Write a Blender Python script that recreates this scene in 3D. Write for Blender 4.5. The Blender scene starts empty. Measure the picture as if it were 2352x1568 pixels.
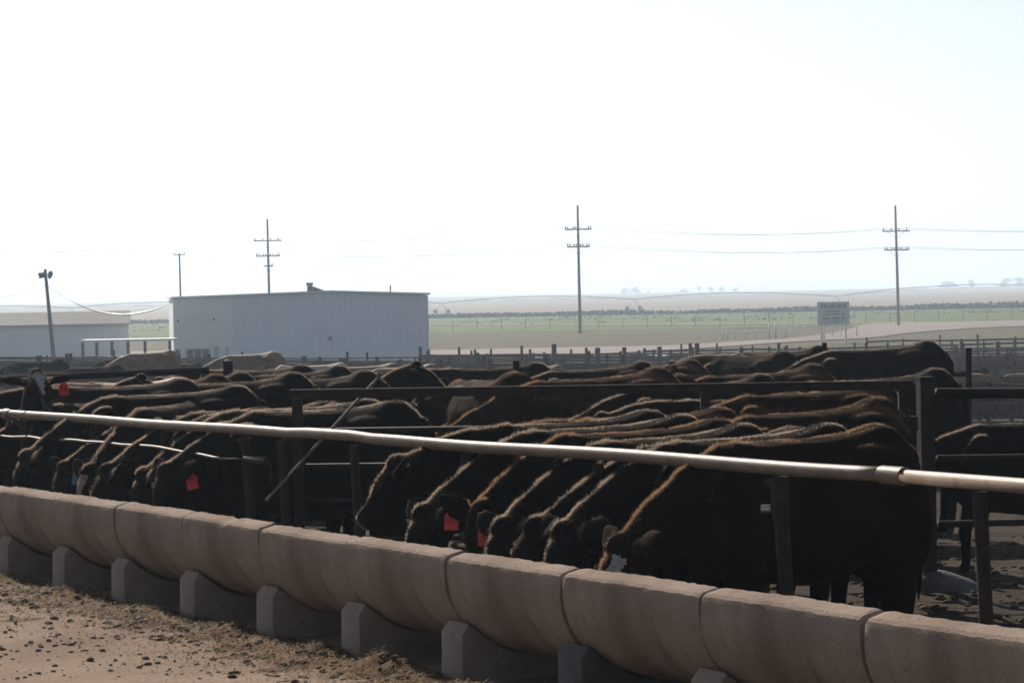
import bpy, bmesh, math, random
import numpy as np
from mathutils import Vector, Matrix, noise
random.seed(7); np.random.seed(7)
sc = bpy.context.scene
COL = sc.collection
R = math.radians
# ------------------------------------------------------------------ camera model (photo measured at 2352 x 1568)
F_PX, CX, CAM_Z, ROLL = 7000.0, 1176.0, 2.03, 0.018
def hor(px): return 682.0 - ROLL*(px-CX)
A_B = R(26.4)
DX, DY = -math.sin(A_B), math.cos(A_B)           # along the feed bunk, going away to the left
NX, NY = math.cos(A_B), math.sin(A_B)            # across the bunk, into the pens
OX, OY = 0.226, 14.9
def bp(n, t): return (OX+NX*n+DX*t, OY+NY*n+DY*t)
def nt(x, y):
    x -= OX; y -= OY
    return x*NX+y*NY, x*DX+y*DY
def clamp(v, a, b): return max(a, min(b, v))
def smooth(v, a, b):
    v = clamp((v-a)/(b-a), 0, 1); return v*v*(3-2*v)
def terrain(x, y):
    n, t = nt(x, y)
    nn = max(0.0, n-4)
    z = -.03*min(nn, 45)-.012*clamp(nn-45, 0, 30)-.006*clamp(t, -30, 70)
    z += .30*math.exp(-((x-4.2)**2+(y-38)**2)/40.0)
    k = smooth(y, 150, 215)
    z = z*(1-k)-2.3*k
    if y > 700: z += (min(y, 3200)-700)*.0025
    if y > 3200: z -= (y-3200)*.01
    return z
def gp(px, Z):
    x = (px-CX)/F_PX*Z
    return Vector((x, Z, terrain(x, Z)))
def zat(px, py, Z): return CAM_Z-(py-hor(px))*Z/F_PX
def at(px, py, Z): return Vector(((px-CX)/F_PX*Z, Z, zat(px, py, Z)))
def ground_at(px, py, z=-2.3):
    Z = (CAM_Z-z)*F_PX/max(py-hor(px), 1)
    return Vector(((px-CX)/F_PX*Z, Z, z))
# ------------------------------------------------------------------ materials
def mat(name, col, rough=.8, col2=None, scale=8.0, metal=0.0, bump=0.0, bscale=40.0, spec=.5, thr=(.35, .65), detail=6, stretch=None, coords='Object'):
    m = bpy.data.materials.new(name); m.use_nodes = True
    nt_ = m.node_tree; b = nt_.nodes['Principled BSDF']
    b.inputs['Roughness'].default_value = rough; b.inputs['Metallic'].default_value = metal
    b.inputs['Specular IOR Level'].default_value = spec
    b.inputs['Base Color'].default_value = (*col, 1)
    tc = nt_.nodes.new('ShaderNodeTexCoord'); src = tc.outputs[coords]
    if stretch:
        mp = nt_.nodes.new('ShaderNodeMapping'); mp.inputs['Scale'].default_value = stretch
        nt_.links.new(src, mp.inputs[0]); src = mp.outputs[0]
    if col2:
        nz = nt_.nodes.new('ShaderNodeTexNoise'); nz.inputs['Scale'].default_value = scale; nz.inputs['Detail'].default_value = detail
        nz.inputs['Roughness'].default_value = .65
        nt_.links.new(src, nz.inputs['Vector'])
        cr = nt_.nodes.new('ShaderNodeValToRGB')
        cr.color_ramp.elements[0].position = thr[0]; cr.color_ramp.elements[1].position = thr[1]
        cr.color_ramp.elements[0].color = (*col, 1); cr.color_ramp.elements[1].color = (*col2, 1)
        nt_.links.new(nz.outputs['Fac'], cr.inputs[0]); nt_.links.new(cr.outputs[0], b.inputs['Base Color'])
    if bump:
        n2 = nt_.nodes.new('ShaderNodeTexNoise'); n2.inputs['Scale'].default_value = bscale; n2.inputs['Detail'].default_value = 8
        nt_.links.new(src, n2.inputs['Vector'])
        bn = nt_.nodes.new('ShaderNodeBump'); bn.inputs['Strength'].default_value = bump; bn.inputs['Distance'].default_value = .02
        nt_.links.new(n2.outputs['Fac'], bn.inputs['Height']); nt_.links.new(bn.outputs[0], b.inputs['Normal'])
    return m
def mixin(m, col, scale, thr, fac=1.0, detail=4, stretch=None, coords='Object'):
    """lays another noise-shaped stain of colour col over the base colour of m"""
    t = m.node_tree; b = t.nodes['Principled BSDF']
    tc = t.nodes.new('ShaderNodeTexCoord'); src = tc.outputs[coords]
    if stretch:
        mp = t.nodes.new('ShaderNodeMapping'); mp.inputs['Scale'].default_value = stretch
        t.links.new(src, mp.inputs[0]); src = mp.outputs[0]
    nz = t.nodes.new('ShaderNodeTexNoise'); nz.inputs['Scale'].default_value = scale; nz.inputs['Detail'].default_value = detail
    t.links.new(src, nz.inputs['Vector'])
    mr = t.nodes.new('ShaderNodeMapRange'); mr.inputs[1].default_value = thr[0]; mr.inputs[2].default_value = thr[1]; mr.inputs[4].default_value = fac
    t.links.new(nz.outputs['Fac'], mr.inputs[0])
    mx = t.nodes.new('ShaderNodeMix'); mx.data_type = 'RGBA'
    t.links.new(mr.outputs[0], mx.inputs[0])
    l = b.inputs['Base Color'].links
    if l: t.links.new(l[0].from_socket, mx.inputs[6])
    else: mx.inputs[6].default_value = b.inputs['Base Color'].default_value
    mx.inputs[7].default_value = (*col, 1)
    t.links.new(mx.outputs[2], b.inputs['Base Color'])
    return m
M = {}
M['concrete'] = mat('bunk concrete', (.225, .172, .135), .9, (.31, .245, .197), 3.0, bump=.45, bscale=90)
mixin(M['concrete'], (.11, .070, .048), 1.3, (.50, .72), .45, 8, (1.6, .6, .45), 'Object')
mixin(M['concrete'], (.09, .064, .048), 4, (.60, .70), .3, 8, (1.8, .5, .35), 'Object')
mixin(M['concrete'], (.07, .045, .034), 45, (.68, .74), .7, 2)
mixin(M['concrete'], (.30, .25, .21), 70, (.60, .72), .45, 3)
mixin(M['concrete'], (.10, .072, .055), 24, (.58, .70), .4, 6)
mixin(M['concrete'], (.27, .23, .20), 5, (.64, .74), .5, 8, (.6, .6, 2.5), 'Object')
M['footing'] = mat('pale concrete', (.07, .065, .063), .9, (.11, .10, .095), 6, bump=.5)
M['pipe'] = mat('worn steel pipe', (.145, .112, .085), .5, (.21, .165, .128), 5, metal=.1, spec=.25, bump=.15, bscale=90)
mixin(M['pipe'], (.14, .08, .05), 9, (.60, .68), .7, 6)
M['rust'] = mat('rusty steel', (.030, .023, .021), .7, (.054, .038, .032), 9, metal=.05, bump=.3, bscale=60)
M['dark_steel'] = mat('dark steel', (.02, .016, .016), .7, (.038, .028, .025), 7, metal=.0, bump=.2)
M['bright_steel'] = mat('galvanised steel', (.5, .48, .45), .35, (.36, .34, .31), 12, metal=.8)
M['wood'] = mat('grey weathered wood', (.085, .07, .062), .85, (.15, .125, .11), 6, stretch=(1, 1, .15), bump=.4)
M['polewood'] = mat('utility pole wood', (.26, .23, .21), .85, (.34, .31, .29), 4, stretch=(1, 1, .1))
M['wire'] = mat('wire', (.16, .16, .16), .5)
M['white_metal'] = mat('white ribbed sheet metal', (.74, .76, .82), .5, (.79, .81, .86), .6)
M['white_panel'] = mat('smooth white panel', (.86, .85, .83), .55, (.82, .81, .80), .8)
M['grey_wall'] = mat('pale grey sheet wall', (.72, .74, .79), .55, (.77, .78, .82), .5)
M['roof'] = mat('dull tin roof', (.13, .125, .12), .8, (.17, .165, .16), .8)
M['glass'] = mat('window glass', (.02, .03, .03), .08, spec=.8)
M['frame'] = mat('window frame', (.5, .5, .5), .6)
M['sign'] = mat('sign white', (.68, .67, .68), .6)
M['ink'] = mat('sign ink', (.20, .21, .25), .7)
M['ink_dark'] = mat('sign dark ink', (.11, .10, .10), .7)
M['black'] = mat('black cattle coat', (.0075, .0062, .0058), .6, (.013, .010, .008), 5, spec=.06, bump=.15, bscale=55)
M['brown'] = mat('dark brown cattle coat', (.009, .0065, .005), .6, (.020, .011, .007), 4, spec=.06, bump=.15, bscale=55)
M['brown_sunlit'] = mat('brown coat with sunlit patches', (.012, .008, .006), .6, (.085, .042, .022), 3.0, spec=.06, thr=(.5, .68))  # brown coat; its paler patches paint in the sunlight on backs and rumps
for q_ in ('black', 'brown', 'brown_sunlit'):
    b_ = M[q_].node_tree.nodes['Principled BSDF']; b_.inputs['IOR'].default_value = 1.10; b_.inputs['Roughness'].default_value = .75; b_.inputs['Sheen Weight'].default_value = .035; b_.inputs['Sheen Roughness'].default_value = .35; b_.inputs['Sheen Tint'].default_value = (1, .86, .72, 1)
M['tan'] = mat('tan cattle coat', (.14, .085, .05), .75, (.20, .13, .08), 3, spec=.2)
M['cream'] = mat('cream cattle coat', (.30, .245, .19), .8, (.38, .32, .26), 3, spec=.2)
M['face_white'] = mat('white face hair', (.34, .31, .29), .85, (.24, .21, .20), 30, spec=.1)
M['face_tan'] = mat('pale face blaze', (.22, .165, .14), .85, (.30, .23, .2), 30, spec=.1)
M['nose'] = mat('wet nose', (.02, .018, .018), .2)
M['hoof'] = mat('hoof horn', (.03, .025, .02), .6)
M['tag_red'] = mat('red ear tag plastic', (.62, .016, .02), .4)
for q_ in ('tag_red',):
    t = M[q_].node_tree; tl_ = t.nodes.new('ShaderNodeBsdfTranslucent'); tl_.inputs[0].default_value = (.75, .03, .03, 1); mx_ = t.nodes.new('ShaderNodeMixShader'); mx_.inputs[0].default_value = .12
    o_ = [n_ for n_ in t.nodes if n_.type == 'OUTPUT_MATERIAL'][0]; t.links.new(t.nodes['Principled BSDF'].outputs[0], mx_.inputs[1]); t.links.new(tl_.outputs[0], mx_.inputs[2]); t.links.new(mx_.outputs[0], o_.inputs[0])
M['tag_blue'] = mat('blue ear tag plastic', (.045, .15, .23), .45)
M['tag_ink'] = mat('tag ink', (.09, .008, .01), .5)
def furmat(name, col, tr):
    m = bpy.data.materials.new(name); m.use_nodes = True; t = m.node_tree
    for nd in list(t.nodes):
        if nd.type != 'OUTPUT_MATERIAL': t.nodes.remove(nd)
    out = [nd for nd in t.nodes if nd.type == 'OUTPUT_MATERIAL'][0]
    a = t.nodes.new('ShaderNodeBsdfDiffuse'); a.inputs[0].default_value = (*col, 1)
    b = t.nodes.new('ShaderNodeBsdfTranslucent'); b.inputs[0].default_value = (*tr, 1)
    mx = t.nodes.new('ShaderNodeMixShader'); mx.inputs[0].default_value = .55
    t.links.new(a.outputs[0], mx.inputs[1]); t.links.new(b.outputs[0], mx.inputs[2]); t.links.new(mx.outputs[0], out.inputs[0])
    return m
M['fur'] = furmat('black guard hair', (.014, .011, .009), (.44, .345, .27))
M['fur_brown'] = furmat('rusty guard hair', (.016, .010, .008), (.38, .235, .145))
M['fur_tan'] = furmat('tan guard hair', (.25, .16, .1), (.3, .19, .12))
M['lane'] = mat('feed lane dirt', (.205, .150, .114), .95, (.275, .205, .16), 1.3, bump=.6, bscale=30)
mixin(M['lane'], (.165, .118, .088), .55, (.52, .70), .7, 8)
mixin(M['lane'], (.17, .125, .10), 22, (.62, .70), .6, 3)
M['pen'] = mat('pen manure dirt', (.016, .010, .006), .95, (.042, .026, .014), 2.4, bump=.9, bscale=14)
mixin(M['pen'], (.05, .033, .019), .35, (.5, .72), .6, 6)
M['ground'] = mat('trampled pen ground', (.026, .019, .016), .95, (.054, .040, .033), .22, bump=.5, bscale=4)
M['pasture'] = mat('mixed grass', (.062, .050, .024), .95, (.092, .074, .040), .05, stretch=(.25, 1, 1), detail=8)
mixin(M['pasture'], (.048, .066, .016), .02, (.50, .66), .55, 6, (.2, 1, 1))
M['grass'] = mat('green grass', (.040, .082, .006), .95, (.095, .12, .014), .05, stretch=(.2, 1, 1), detail=8)
mixin(M['grass'], (.10, .095, .032), .035, (.5, .62), .7, 6, (.15, 1, 1))
M['crop'] = mat('dry crop stubble', (.17, .125, .078), .95, (.21, .158, .102), .006, stretch=(.12, 1, 1), detail=8)
mixin(M['crop'], (.105, .095, .078), .0035, (.50, .62), .7, 5, (.08, 1, 1))
M['road'] = mat('pale dirt road', (.175, .138, .122), .95, (.225, .18, .16), .09, bump=.2)
M['hill'] = mat('far grass hills', (.10, .12, .09), 1.0, (.15, .16, .12), .002)
M['leaf'] = mat('weed leaves', (.022, .046, .012), .8, (.042, .07, .02), .3)
M['treeleaf'] = mat('tree leaves', (.045, .065, .03), .8, (.07, .095, .045), .5)
M['bark'] = mat('bark', (.08, .06, .045), .9)
M['straw'] = mat('dry straw', (.10, .052, .016), .7, (.24, .14, .05), 3, spec=.6)
M['dung'] = mat('dried dung clods', (.045, .03, .019), .9, (.10, .07, .043), 9)
M['stone'] = mat('lane pebbles', (.10, .075, .058), .9, (.23, .18, .145), 3)
for q_, v_ in (('concrete', .12), ('footing', .12), ('lane', .10), ('pen', .04), ('ground', .05), ('pasture', .05), ('grass', .05), ('crop', .05), ('road', .08), ('hill', .02), ('straw', .05), ('dung', .08), ('stone', .06), ('dark_steel', .2), ('rust', .25), ('wood', .1)):
    M[q_].node_tree.nodes['Principled BSDF'].inputs['Specular IOR Level'].default_value = v_
for q_, v_ in (('pipe', 1.22), ('roof', 1.1), ('rust', 1.2), ('dark_steel', 1.2), ('lane', 1.1), ('concrete', 1.15)):
    M[q_].node_tree.nodes['Principled BSDF'].inputs['IOR'].default_value = v_
M['feed'] = mat('ground feed', (.05, .033, .018), .95, (.11, .075, .04), 30, bump=.8)
M['white_paint'] = mat('white painted pipe', (.72, .70, .68), .5)
M['yellow'] = mat('yellow post paint', (.65, .5, .18), .6)
M['yellow_trim'] = mat('beige door trim', (.55, .49, .40), .7)
M['lamp'] = mat('lamp housing', (.10, .095, .09), .6)
# ------------------------------------------------------------------ mesh helpers
class MB:
    def __init__(s): s.v = []; s.f = []; s.mi = []; s.cur = 0
    def face(s, ids): s.f.append(ids); s.mi.append(s.cur)
    def box(s, c, h, rot=None):
        o = len(s.v); c = Vector(c)
        for sx in (-1, 1):
            for sy in (-1, 1):
                for sz in (-1, 1):
                    p = Vector((sx*h[0], sy*h[1], sz*h[2]))
                    if rot: p = rot @ p
                    s.v.append(c+p)
        for q in ((0, 1, 3, 2), (4, 6, 7, 5), (0, 4, 5, 1), (2, 3, 7, 6), (0, 2, 6, 4), (1, 5, 7, 3)): s.face([o+i for i in q])
    def rings(s, rings, cap=True):
        o = len(s.v); k = len(rings[0])
        for r in rings: s.v += [Vector(p) for p in r]
        for i in range(len(rings)-1):
            for j in range(k):
                a, b = o+i*k+j, o+i*k+(j+1) % k
                s.face([a, b, b+k, a+k])
        if cap:
            s.face([o+j for j in range(k)][::-1]); s.face([o+(len(rings)-1)*k+j for j in range(k)])
    def tube(s, pts, rad, k=10, cap=True):
        pts = [Vector(p) for p in pts]
        if not hasattr(rad, '__len__'): rad = [rad]*len(pts)
        rs = []; up = Vector((0, 0, 1)); prev = None
        for i, p in enumerate(pts):
            T = (pts[min(i+1, len(pts)-1)]-pts[max(i-1, 0)]).normalized()
            if prev is None:
                a = up if abs(T.z) < .9 else Vector((1, 0, 0))
                S = T.cross(a).normalized()
            else: S = (prev-T*prev.dot(T)).normalized()
            prev = S; U = S.cross(T)
            rs.append([p+(S*math.cos(q)+U*math.sin(q))*rad[i] for q in [2*math.pi*j/k for j in range(k)]])
        s.rings(rs, cap)
    def ell(s, c, r, k=12, m=8):
        c = Vector(c); rs = []
        for i in range(m+1):
            a = math.pi*(i+.02)/(m+.04); 
            rs.append([c+Vector((r[0]*math.sin(a)*math.cos(2*math.pi*j/k), r[1]*math.sin(a)*math.sin(2*math.pi*j/k), -r[2]*math.cos(a))) for j in range(k)])
        s.rings(rs)
    def quad(s, a, b, c, d):
        o = len(s.v); s.v += [Vector(a), Vector(b), Vector(c), Vector(d)]; s.face([o, o+1, o+2, o+3])
    def mesh(s, name, mats, smooth_=False):
        me = bpy.data.meshes.new(name); me.from_pydata([tuple(p) for p in s.v], [], s.f)
        for m_ in (mats if isinstance(mats, (list, tuple)) else [mats]): me.materials.append(m_)
        me.polygons.foreach_set('material_index', s.mi)
        bm = bmesh.new(); bm.from_mesh(me); bmesh.ops.recalc_face_normals(bm, faces=bm.faces); bm.to_mesh(me); bm.free()
        if smooth_ is True: me.polygons.foreach_set('use_smooth', [True]*len(me.polygons))
        elif smooth_:
            me.polygons.foreach_set('use_smooth', [True]*len(me.polygons))
            me.set_sharp_from_angle(angle=R(smooth_))
        me.update()
        return me
    def build(s, name, mats, parent=None, smooth_=35): return link(name, s.mesh(name, mats, smooth_), parent)
def link(name, me, parent=None):
    o = bpy.data.objects.new(name, me); COL.objects.link(o)
    if parent is not None: o.parent = parent
    return o
def tag(o, label, cat, group=None):
    o['label'] = label; o['category'] = cat
    if group: o['group'] = group
    return o
def thing(name, label, cat, loc=(0, 0, 0), rz=0, group=None):
    o = bpy.data.objects.new(name, None); COL.objects.link(o); o.location = loc; o.rotation_euler = (0, 0, rz)
    o.empty_display_size = .2
    return tag(o, label, cat, group)
def kind(o, k): o['kind'] = k; return o
# ------------------------------------------------------------------ camera
cam = bpy.data.cameras.new('camera'); co = bpy.data.objects.new('camera', cam); COL.objects.link(co)
cam.sensor_width = 36; cam.lens = 36*F_PX/2352; cam.clip_end = 30000; cam.clip_start = .1
pitch = -math.atan((784-682)/F_PX)
fw = Vector((0, math.cos(pitch), math.sin(pitch))); r0 = Vector((1, 0, 0)); u0 = r0.cross(fw)
a = ROLL
rt = r0*math.cos(a)-u0*math.sin(a); up = u0*math.cos(a)+r0*math.sin(a)
mw = Matrix(((rt.x, up.x, -fw.x, 0), (rt.y, up.y, -fw.y, 0), (rt.z, up.z, -fw.z, CAM_Z), (0, 0, 0, 1)))
co.matrix_world = mw; sc.camera = co
# ------------------------------------------------------------------ light
SUN_EL, SUN_AZ = R(29), R(-21)      # azimuth from +Y, negative = to the left
sd = Vector((math.sin(SUN_AZ)*math.cos(SUN_EL), math.cos(SUN_AZ)*math.cos(SUN_EL), math.sin(SUN_EL)))
sl = bpy.data.lights.new('sun', 'SUN'); sl.energy = 5.0; sl.angle = R(.6); sl.color = (1, .90, .78)
so = bpy.data.objects.new('sun', sl); COL.objects.link(so); so.rotation_euler = sd.to_track_quat('Z', 'Y').to_euler(); so.location = (0, 0, 30)
w = bpy.data.worlds.new('World'); sc.world = w; w.use_nodes = True
wt = w.node_tree; bg = wt.nodes['Background']
sky = wt.nodes.new('ShaderNodeTexSky'); sky.sky_type = 'NISHITA'; sky.sun_disc = False
sky.sun_elevation = SUN_EL; sky.sun_rotation = SUN_AZ; sky.air_density = 1.0; sky.dust_density = 1.0; sky.ozone_density = 1.0; sky.altitude = 0
hsv = wt.nodes.new('ShaderNodeHueSaturation'); hsv.inputs['Saturation'].default_value = .72
wt.links.new(sky.outputs[0], hsv.inputs['Color'])
# brightening added to the sky on the sunward side, varied by noise
tcw = wt.nodes.new('ShaderNodeTexCoord'); dt = wt.nodes.new('ShaderNodeVectorMath'); dt.operation = 'DOT_PRODUCT'
wt.links.new(tcw.outputs['Generated'], dt.inputs[0]); dt.inputs[1].default_value = tuple(sd)
mr = wt.nodes.new('ShaderNodeMapRange'); mr.inputs[1].default_value = .35; mr.inputs[2].default_value = 1.0; mr.inputs[3].default_value = 0; mr.inputs[4].default_value = 1
wt.links.new(dt.outputs['Value'], mr.inputs[0])
mpw = wt.nodes.new('ShaderNodeMapping'); mpw.inputs['Scale'].default_value = (2, 2, 9); wt.links.new(tcw.outputs['Generated'], mpw.inputs[0])
nzw = wt.nodes.new('ShaderNodeTexNoise'); nzw.inputs['Scale'].default_value = 1.6; nzw.inputs['Detail'].default_value = 7; wt.links.new(mpw.outputs[0], nzw.inputs['Vector'])
mn = wt.nodes.new('ShaderNodeMapRange'); mn.inputs[1].default_value = .3; mn.inputs[2].default_value = .7; mn.inputs[3].default_value = .75; mn.inputs[4].default_value = 1.1; wt.links.new(nzw.outputs['Fac'], mn.inputs[0])
ml = wt.nodes.new('ShaderNodeMath'); ml.operation = 'MULTIPLY'; wt.links.new(mr.outputs[0], ml.inputs[0]); wt.links.new(mn.outputs[0], ml.inputs[1])
vs = wt.nodes.new('ShaderNodeVectorMath'); vs.operation = 'SCALE'; vs.inputs[0].default_value = (.4, 1.5, 3.2); wt.links.new(ml.outputs[0], vs.inputs['Scale'])
va = wt.nodes.new('ShaderNodeVectorMath'); va.operation = 'ADD'; wt.links.new(hsv.outputs[0], va.inputs[0]); wt.links.new(vs.outputs[0], va.inputs[1])
wt.links.new(va.outputs[0], bg.inputs[0]); bg.inputs[1].default_value = .05
sc.view_settings.view_transform = 'Standard'; sc.view_settings.look = 'None'
sc.view_settings.exposure = 0.72; sc.view_settings.gamma = 1.0
# ------------------------------------------------------------------ ground sheets
def sheet(name, xs_fn, ys, cols, m, dz=0.0, k='structure'):
    mb = MB(); ys = list(ys)
    for y in ys:
        x0, x1 = xs_fn(y)
        for j in range(cols+1):
            x = x0+(x1-x0)*j/cols
            mb.v.append(Vector((x, y, terrain(x, y)+dz)))
    c = cols+1
    for i in range(len(ys)-1):
        for j in range(cols): mb.face([i*c+j, i*c+j+1, (i+1)*c+j+1, (i+1)*c+j])
    return kind(mb.build(name, m, None, True), k)
ys = [-40, -20, -5]+[i*1.0 for i in range(0, 120)]+[120*1.035**i for i in range(0, 130)]
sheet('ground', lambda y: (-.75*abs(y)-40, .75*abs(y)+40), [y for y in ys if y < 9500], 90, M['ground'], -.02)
sheet('pasture', lambda y: (-.6*y, .6*y), [222+10*i for i in range(46)], 30, M['pasture'], .03)
sheet('grass_field', lambda y: (-.6*y, .6*y), [372+12*i for i in range(30)], 30, M['grass'], .06)
sheet('crop_field', lambda y: (-.6*y, .6*y), [700*1.06**i for i in range(27)], 40, M['crop'], .10)
def poly_sheet(name, bottom, top, m, z, k='structure'):
    mb = MB(); n_ = 60
    def ev(pts, x):
        for (xa, ya), (xb, yb) in zip(pts, pts[1:]):
            if xa <= x <= xb: return ya+(yb-ya)*(x-xa)/(xb-xa)
        return pts[-1][1]
    x0, x1 = bottom[0][0], bottom[-1][0]
    for i in range(n_+1):
        x = x0+(x1-x0)*i/n_; j = noise.noise((x*.01, 3.1, z*9))*1.2
        mb.v.append(ground_at(x, ev(bottom, x)+j)); mb.v.append(ground_at(x, ev(top, x)+j*.3))
    for p in mb.v: p.z = terrain(p.x, p.y)+z
    for i in range(n_): mb.face([2*i, 2*i+2, 2*i+3, 2*i+1])
    return kind(mb.build(name, m, None, True), k)
poly_sheet('dirt_road', [(300, 822), (985, 824), (1300, 818), (1550, 806), (1850, 785), (1990, 779), (2070, 768), (2200, 757), (2352, 750), (2600, 740)],
           [(300, 808), (985, 806), (1300, 800), (1550, 795), (1800, 780), (1930, 765), (1985, 745), (2100, 742), (2352, 737), (2600, 732)], M['road'], .10)
poly_sheet('gravel_road', [(900, 749), (1400, 747.5), (1800, 746), (2100, 742.4)], [(900, 747), (1400, 745), (1800, 743.4), (2100, 740)], M['road'], .13)
# feed lane and pen floor, finely divided
def strip(name, n0, n1, nn_, t0, t1, tn_, m, zfun, k='structure'):
    mb = MB()
    for i in range(tn_+1):
        t = t0+(t1-t0)*i/tn_
        for j in range(nn_+1):
            n = n0+(n1-n0)*j/nn_
            x, y = bp(n, t); mb.v.append(Vector((x, y, terrain(x, y)+zfun(n, t))))
    c = nn_+1
    for i in range(tn_):
        for j in range(nn_): mb.face([i*c+j, i*c+j+1, (i+1)*c+j+1, (i+1)*c+j])
    return kind(mb.build(name, m, None, True), k)
def fbm(x, y, s, o=4): return noise.fractal((x*s, y*s, 1.7), 1.0, 2.0, o)
strip('feed_lane', -16, .95, 140, -12, 40, 240, M['lane'], lambda n, t: .004+.012*fbm(n, t, .9)*smooth(-n, 0, 1)+.01)
def pen_z(n, t): return .02+.035*fbm(n, t, 1.3)+.03*max(0, fbm(n+9, t, 3.2))
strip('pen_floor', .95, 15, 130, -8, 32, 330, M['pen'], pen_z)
def gz(x, y):
    n, t = nt(x, y)
    if .95 < n < 15 and -8 < t < 32: return terrain(x, y)+pen_z(n, t)
    if n <= .95: return terrain(x, y)+.012
    return terrain(x, y)-.02
# hills
mb = MB(); nx_, ny_ = 150, 10
for i in range(ny_+1):
    y = 5200+i*300
    for j in range(nx_+1):
        x = -4200+8400*j/nx_
        prof = 16+5.5*fbm(x*.0011, 4, 1, 3)+1.4*fbm(x*.01, 9, 1, 3)+x*.0008
        prof += 9*math.exp(-((x-690)/190)**2)+4*math.exp(-((x+150)/90)**2)
        z = terrain(x, y)*0-30+(prof+32)*smooth(i, 0, ny_-2)
        mb.v.append(Vector((x, y, z)))
for i in range(ny_):
    for j in range(nx_):
        a_ = i*(nx_+1)+j; mb.face([a_, a_+1, a_+nx_+2, a_+nx_+1])
kind(mb.build('hills', M['hill'], None, True), 'structure')
# haze
mb = MB(); mb.box((0, 4300, 20), (7000, 4500, 62))
hz = kind(mb.build('haze', [], None, False), 'stuff')
hm = bpy.data.materials.new('haze air'); hm.use_nodes = True; t_ = hm.node_tree
t_.nodes.remove(t_.nodes['Principled BSDF'])
pv = t_.nodes.new('ShaderNodeVolumePrincipled'); pv.inputs['Color'].default_value = (.60, .74, .90, 1); pv.inputs['Density'].default_value = 4.0e-4
pv.inputs['Anisotropy'].default_value = .35
t_.links.new(pv.outputs[0], [n_ for n_ in t_.nodes if n_.type == 'OUTPUT_MATERIAL'][0].inputs['Volume'])
hz.data.materials.append(hm); hz.display_type = 'WIRE'
# ------------------------------------------------------------------ feed bunk: one concrete section per thing
S_LEN = 1.34
OUT = [(.115, .700), (.095, .699), (.022, .678), (.006, .664), (.0, .642), (0, .56), (.006, .50), (.03, .43), (.065, .365), (.115, .30), (.175, .25), (.25, .205), (.35, .17), (.45, .16), (.56, .17), (.65, .21), (.725, .28), (.77, .37), (.79, .46), (.785, .49), (.75, .505), (.705, .50)]
INN = [(.69, .43), (.65, .34), (.57, .275), (.45, .245), (.33, .255), (.24, .30), (.18, .38), (.15, .48), (.135, .58), (.125, .66), (.125, .690)]
PROF = OUT+INN
def frame_at(n, t, z=0, skew=0.0):
    x, y = bp(n, t)
    # local x = along d (away), local y = across n
    return Matrix.Translation((x, y, terrain(x, y)+z)) @ Matrix.Rotation(math.atan2(DY, DX)+skew, 4, 'Z')
# local frame: X axis = d ; local Y = rotated +90deg from d = (-DY, DX) = -n  -> across coordinate is -Y
bunk_labels = {-4: 'concrete feed bunk section just outside the right border, nearest the camera',
 -3: 'rightmost visible concrete feed bunk section, at the right border',
 -2: 'concrete feed bunk section below the pipe post with a shiny bolt',
 -1: 'concrete feed bunk section directly below the cow with the white forehead',
 0: 'concrete feed bunk section just left of the widest open joint',
 1: 'concrete feed bunk section below the raised cow head looking left',
 2: 'concrete feed bunk section below the left end of the brown gate',
 3: 'concrete feed bunk section below the leaning post beside the cable tensioner',
 4: 'concrete feed bunk section below the single red tag of the far row',
 5: 'concrete feed bunk section below the cow with the pale face blaze',
 6: 'concrete feed bunk section below the cow feeding low near the left border',
 7: 'concrete feed bunk section cut by the left border of the picture',
 8: 'concrete feed bunk section just outside the left border, farthest along the row'}
LBACK = math.atan2(DY, DX)
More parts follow.
